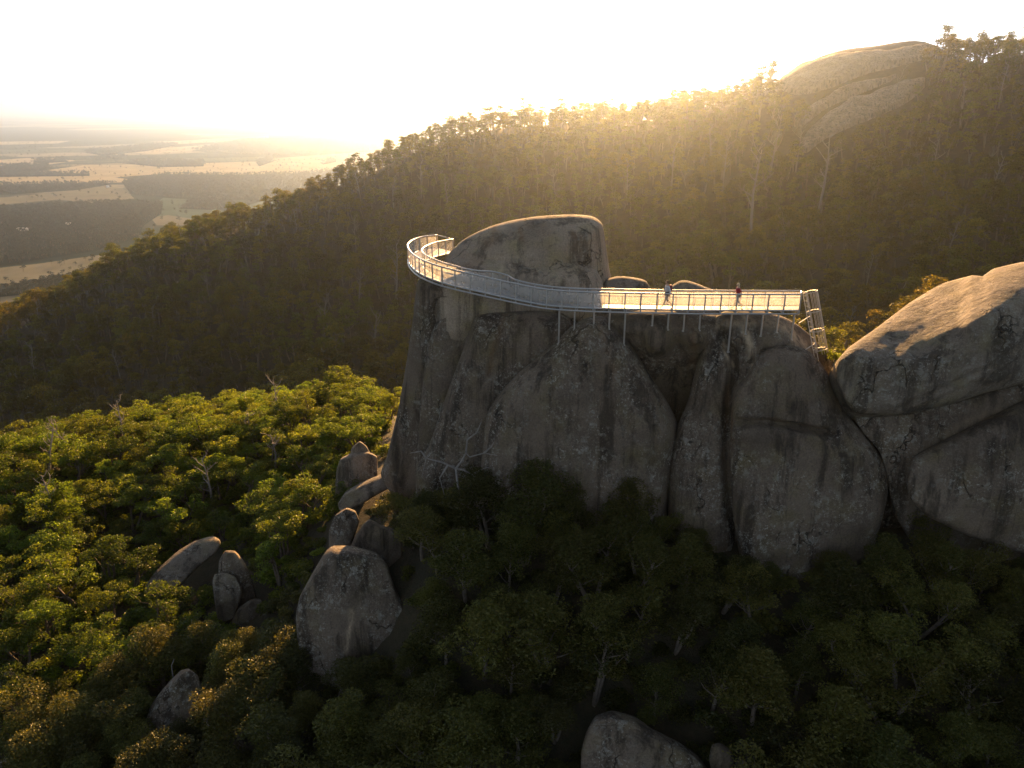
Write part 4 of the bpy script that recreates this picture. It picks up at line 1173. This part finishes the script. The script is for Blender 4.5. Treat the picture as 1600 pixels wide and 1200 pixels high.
# deck between the two edges
n = 140
def resample(L, n):
    d = np.concatenate([[0], np.cumsum(np.linalg.norm(np.diff(L, axis=0), axis=1))]); s = np.linspace(0, d[-1], n)
    return np.stack([np.interp(s, d, L[:, j]) for j in range(3)], -1)
Oa, Ib = resample(OUT, n), resample(INN, n)
v, f = [], []
for i in range(n):
    for p, dz in ((Oa[i], -RAIL_H), (Ib[i], -RAIL_H), (Ib[i], -RAIL_H - .06), (Oa[i], -RAIL_H - .06)): v.append(rel(p, dz))
for i in range(n - 1):
    for j in range(4): f.append((i * 4 + j, i * 4 + (j + 1) % 4, i * 4 + 4 + (j + 1) % 4, i * 4 + 4 + j))
f += [(0, 3, 2, 1), tuple((n - 1) * 4 + j for j in range(4))]
g = Geo(); g.add(v, f); add('deck', g, 'grating')
def posts(L, space, low, thick):
    d = np.concatenate([[0], np.cumsum(np.linalg.norm(np.diff(L, axis=0), axis=1))])
    k = int(round(d[-1] / space))
    s = np.linspace(0, d[-1], k + 1)
    Q = np.stack([np.interp(s, d, L[:, j]) for j in range(3)], -1)
    for i, q in enumerate(Q):
        tdir = Q[min(i + 1, k)] - Q[max(i - 1, 0)]; rz = math.atan2(tdir[1], tdir[0])
        g = Geo(); c = rel(q, -(RAIL_H + low) / 2 - .03); g.box(c, (thick, .07, RAIL_H + low - .03), rz); add('post', g, 'steel')
    for i in range(k):
        m_ = (d > s[i]) & (d < s[i + 1])
        seq = [Q[i]] + list(L[m_]) + [Q[i + 1]]
        v, f = [], []
        for q in seq:
            v += [rel(q, -.09), rel(q, -RAIL_H + .09)]
        for j in range(len(seq) - 1): f.append((2 * j, 2 * j + 1, 2 * j + 3, 2 * j + 2))
        g = Geo(); g.add(v, f); add('mesh_panel', g, 'panel')
posts(OUT, 1.0, .26, .08)
posts(INN, 1.15, .05, .05)
# props down to the rock
for px in (876, 902, 928, 952, 976, 1024, 1049, 1073, 1097, 1147, 1170, 1195, 1222, 1246):
    i = int(np.argmin([abs(project(p)[0] - px) for p in OUT])); q = OUT[i]
    top = Vector((q[0], q[1] + .05, q[2] - RAIL_H - .2))
    h = R_BVH.ray_cast(top + Vector((0, 0, -.05)), Vector((0, 0, -1)), 12)
    L = (top.z - h[0].z + .1) if h[0] else 1.6
    L = max(.3, min(L, 2.6))
    g = Geo(); g.tube([rel(top), rel(top, -L)], .06, 6); p = add('support_leg', g, 'steel')
    g = Geo(); g.tube([rel(top, -L - .02), rel(top, -L + .05)], .10, 8); link('foot_plate', g.mesh(M['steel']), p)
    iq = INN[int(np.argmin([abs(project(p_)[0] - px) for p_ in INN]))]
    g = Geo(); g.box((rel(q, -RAIL_H - .13) + rel(iq, -RAIL_H - .13)) / 2, (.06, abs(iq[1] - q[1]) + .05, .1)); add('cross_beam', g, 'steel')
# end gate panel
g = Geo(); a_, b_ = OUT[0], INN[0]
g.tube([rel(a_), rel(b_)], .042, 8); add('handrail', g, 'steel', smooth=True)

# caged ladder at the end of the walkway
A = at_y(1266, 456, 48.3); B = at_y(1287, 575, 47.6)
lad = link('caged_ladder', None, None, B); tag(lad, 'steel ladder with hooped safety cage at the end of the walkway', 'ladder')
ax = (A - B).normalized(); sx = Vector((1, .12, 0)).normalized(); sx = (sx - ax * sx.dot(ax)).normalized(); sy = ax.cross(sx)
Lc = (A - B).length; Rr = .44
def cpos(u, th, r=Rr): return ax * (u * Lc) + (sx * math.cos(th) + sy * math.sin(th)) * r
for u in (1.0, .75, .50, .25):
    g = Geo(); g.tube([cpos(u, 2 * math.pi * i / 20) for i in range(21)], .026, 5); add('cage_hoop', g, 'ladder_steel', lad, True)
for i in range(11):
    th = -1.9 + i * 3.8 / 10
    g = Geo(); g.tube([cpos(.20, th), cpos(1.0, th)], .016, 4); add('cage_bar', g, 'ladder_steel', lad)
for s_ in (-1, 1):
    th = math.pi + s_ * .55
    g = Geo(); g.tube([cpos(0, th), cpos(1.02, th)], .032, 5); add('ladder_rail', g, 'ladder_steel', lad)
for i in range(15):
    u = .02 + .95 * i / 14
    g = Geo(); g.tube([cpos(u, math.pi - .55), cpos(u, math.pi + .55)], .018, 4); add('rung', g, 'ladder_steel', lad)
for u in (.34, .70):
    g = Geo(); g.tube([cpos(u, math.pi, .3), cpos(u - .05, math.pi, 1.1)], .03, 5); add('wall_bracket', g, 'ladder_steel', lad)

# ------------------------------------------------------------------ people
def skin_mesh(verts, edges, rad, root, mat, sub=2):
    me = bpy.data.meshes.new('mesh'); me.from_pydata([Vector(v) for v in verts], edges, [])
    o = bpy.data.objects.new('tmp', me); C.objects.link(o)
    o.modifiers.new('skin', 'SKIN')
    sv = me.skin_vertices[0].data if me.skin_vertices else None
    if sv is None:
        bm = bmesh.new(); bm.from_mesh(me); bm.verts.layers.skin.verify(); bm.to_mesh(me); bm.free(); sv = me.skin_vertices[0].data
    for i, r in enumerate(rad):
        sv[i].radius = (r, r) if not hasattr(r, '__len__') else r
        sv[i].use_root = (i == root)
    ss = o.modifiers.new('sub', 'SUBSURF'); ss.levels = sub; ss.render_levels = sub
    dg = bpy.context.evaluated_depsgraph_get()
    ev = bpy.data.meshes.new_from_object(o.evaluated_get(dg))
    bpy.data.objects.remove(o); bpy.data.meshes.remove(me)
    ev.materials.clear(); ev.materials.append(mat)
    for p in ev.polygons: p.use_smooth = True
    return ev
M['skin'] = simple('skin', (0.50, 0.33, 0.24), 0.6, 0, .06, 20)
M['trousers'] = simple('trousers', (0.045, 0.040, 0.045), 0.85, 0, .2, 25)
M['shirt_grey'] = simple('shirt_grey', (0.62, 0.62, 0.62), 0.85, 0, .08, 25)
M['vest_red'] = simple('vest_red', (0.34, 0.035, 0.045), 0.8, 0, .15, 25)
M['shoe'] = simple('shoe', (0.06, 0.05, 0.045), 0.7, 0, .2, 25)
M['hair_brown'] = simple('hair_brown', (0.16, 0.085, 0.04), 0.7, 0, .3, 60)
M['hair_blond'] = simple('hair_blond', (0.62, 0.50, 0.30), 0.7, 0, .2, 60)
M['pack'] = simple('pack', (0.20, 0.05, 0.045), 0.8, 0, .2, 25)
M['eye'] = simple('eye', (0.03, 0.025, 0.02), 0.3, 0, .1, 60)
def person(loc, rz, sc, stride, shirt, hair, hair_long, label, pack, sleeves):
    o = link('person', None, None, loc, (0, 0, rz), sc); tag(o, label, 'person', 'people walking on the skywalk')
    # walking towards +X; metres for a 1.72 m person
    k = stride
    J = {'pel': (0, 0, .95), 'wai': (.01, 0, 1.10), 'che': (.03, 0, 1.30), 'sho': (.03, 0, 1.43), 'nec': (.045, 0, 1.50), 'hea': (.075, 0, 1.60), 'top': (.07, 0, 1.67), 'nos': (.175, 0, 1.595),
         'hl': (0, .09, .91), 'kl': (.16 * k, .10, .50), 'al': (.30 * k, .10, .10), 'tl': (.30 * k + .17, .10, .045),
         'hr': (0, -.09, .91), 'kr': (-.06 * k + .05, -.10, .48), 'ar': (-.40 * k, -.10, .15), 'tr': (-.40 * k + .13, -.10, .035),
         'sl': (.03, .19, 1.40), 'el': (-.12 * k, .24, 1.14), 'wl': (-.10 * k, .24, .90), 'pl': (-.09 * k, .24, .83),
         'sr': (.03, -.19, 1.40), 'er': (.10 * k, -.24, 1.14), 'wr': (.27 * k, -.22, .97), 'pr': (.32 * k, -.21, .93)}
    rad = {'pel': (.13, .15), 'wai': (.11, .13), 'che': (.12, .155), 'sho': (.085, .12), 'nec': .052, 'hea': (.092, .078), 'top': (.082, .07), 'nos': .018, 'hl': .085, 'kl': .058, 'al': .04, 'tl': .035,
           'hr': .085, 'kr': .058, 'ar': .04, 'tr': .035, 'sl': .06, 'el': .042, 'wl': .03, 'pl': .035, 'sr': .06, 'er': .042, 'wr': .03, 'pr': .035}
    E = [('pel', 'wai'), ('wai', 'che'), ('che', 'sho'), ('sho', 'nec'), ('nec', 'hea'), ('hea', 'top'), ('hea', 'nos'), ('pel', 'hl'), ('hl', 'kl'), ('kl', 'al'), ('al', 'tl'), ('pel', 'hr'), ('hr', 'kr'), ('kr', 'ar'), ('ar', 'tr'),
         ('sho', 'sl'), ('sl', 'el'), ('el', 'wl'), ('wl', 'pl'), ('sho', 'sr'), ('sr', 'er'), ('er', 'wr'), ('wr', 'pr')]
    for s_, sy_ in (('l', 1), ('r', -1)):
        p = Vector(J['p' + s_]); d = (p - Vector(J['w' + s_])).normalized()
        for fi, (off, ln) in enumerate(((.030, .075), (.011, .085), (-.009, .08), (-.028, .065))):
            J['f%s%d' % (s_, fi)] = tuple(p + d * ln + Vector((off, -sy_ * .015, -.008))); rad['f%s%d' % (s_, fi)] = .009; E.append(('p' + s_, 'f%s%d' % (s_, fi)))
        J['th' + s_] = tuple(p + d * .03 + Vector((.045, -sy_ * .02, 0))); rad['th' + s_] = .011; E.append(('p' + s_, 'th' + s_))
    def make(keys, grow, mat):
        ks = [q for q in J if q in keys]; ix = {q: i for i, q in enumerate(ks)}
        def gr(r): return tuple(x + grow for x in r) if hasattr(r, '__len__') else r + grow
        return skin_mesh([J[q] for q in ks], [(ix[a], ix[b]) for a, b in E if a in ix and b in ix], [gr(rad[q]) for q in ks], 0, mat)
    link('body', make(set(J), 0, M['skin']), o)
    sh = {'pel', 'wai', 'che', 'sho', 'sl', 'sr'} | ({'el', 'er'} | ({'wl', 'wr'} if sleeves > 1 else set()) if sleeves else set())
    link('shirt', make(sh, .018, shirt), o)
    link('trousers', make({'pel', 'hl', 'kl', 'al', 'hr', 'kr', 'ar'}, .014, M['trousers']), o)
    for s_ in 'lr':
        link('shoe', make({'a' + s_, 't' + s_}, .012, M['shoe']), o)
    bm = bmesh.new(); bmesh.ops.create_uvsphere(bm, u_segments=16, v_segments=10, radius=1)
    for v_ in bm.verts:
        c = v_.co; f_ = 1.0
        if c.x > .35 and c.z < .45: f_ = .6
        z = c.z * .105
        if hair_long and c.x < 0 and c.z < 0: z *= 2.1
        v_.co = Vector((.06 + c.x * .112 * f_, c.y * .095 * (f_ * .9 + .1), 1.635 + z))
    me = bpy.data.meshes.new('mesh'); bm.to_mesh(me); bm.free(); me.materials.append(hair)
    for p in me.polygons: p.use_smooth = True
    link('hair', me, o)
    for s_ in (-1, 1):
        g = Geo(); g.box((.155, s_ * .032, 1.615), (.02, .022, .014)); link('eye', g.mesh(M['eye']), o)
    if pack:
        g = Geo(); g.box((-.17, 0, 1.26), (.18, .28, .40)); me = g.mesh(M['pack'])
        p = link('backpack', me, o); bv = p.modifiers.new('b', 'BEVEL'); bv.width = .05; bv.segments = 3
    return o
def deck_at(px):
    i = int(np.argmin([abs(project(p)[0] - px) for p in OUT])); j = int(np.argmin([abs(project(p)[0] - px) for p in INN]))
    q = (OUT[i] + INN[j]) / 2
    return Vector((q[0], q[1], q[2] - RAIL_H))
p1, p2 = deck_at(1043), deck_at(1156)
person(p1, math.pi, 1.02, .95, M['shirt_grey'], M['hair_brown'], False, 'walker in pale grey long-sleeved shirt and dark trousers, small pack behind', True, 2)
person(p2, math.pi, .95, 1.0, M['vest_red'], M['hair_blond'], True, 'fair-haired walker in dark red top and black trousers striding along the walkway', False, 1)

# ------------------------------------------------------------------ haze
g = Geo(); x0, x1, y0, y1, z0, z1 = -95000, 95000, -25000, 115000, -347, 100
g.box(((x0 + x1) / 2, (y0 + y1) / 2, (z0 + z1) / 2), (x1 - x0, y1 - y0, z1 - z0))
m, t, out = newmat('haze')
pv_ = N(t, 'ShaderNodeVolumePrincipled', Density=HAZE_D, Anisotropy=HAZE_G)
pv_.inputs['Color'].default_value = (0.76, 0.89, 1.0, 1)
t.links.new(pv_.outputs[0], out.inputs['Volume'])
tag(link('haze', g.mesh(m)), 'pale evening haze filling the air over hill and plain', 'haze', kind='stuff')
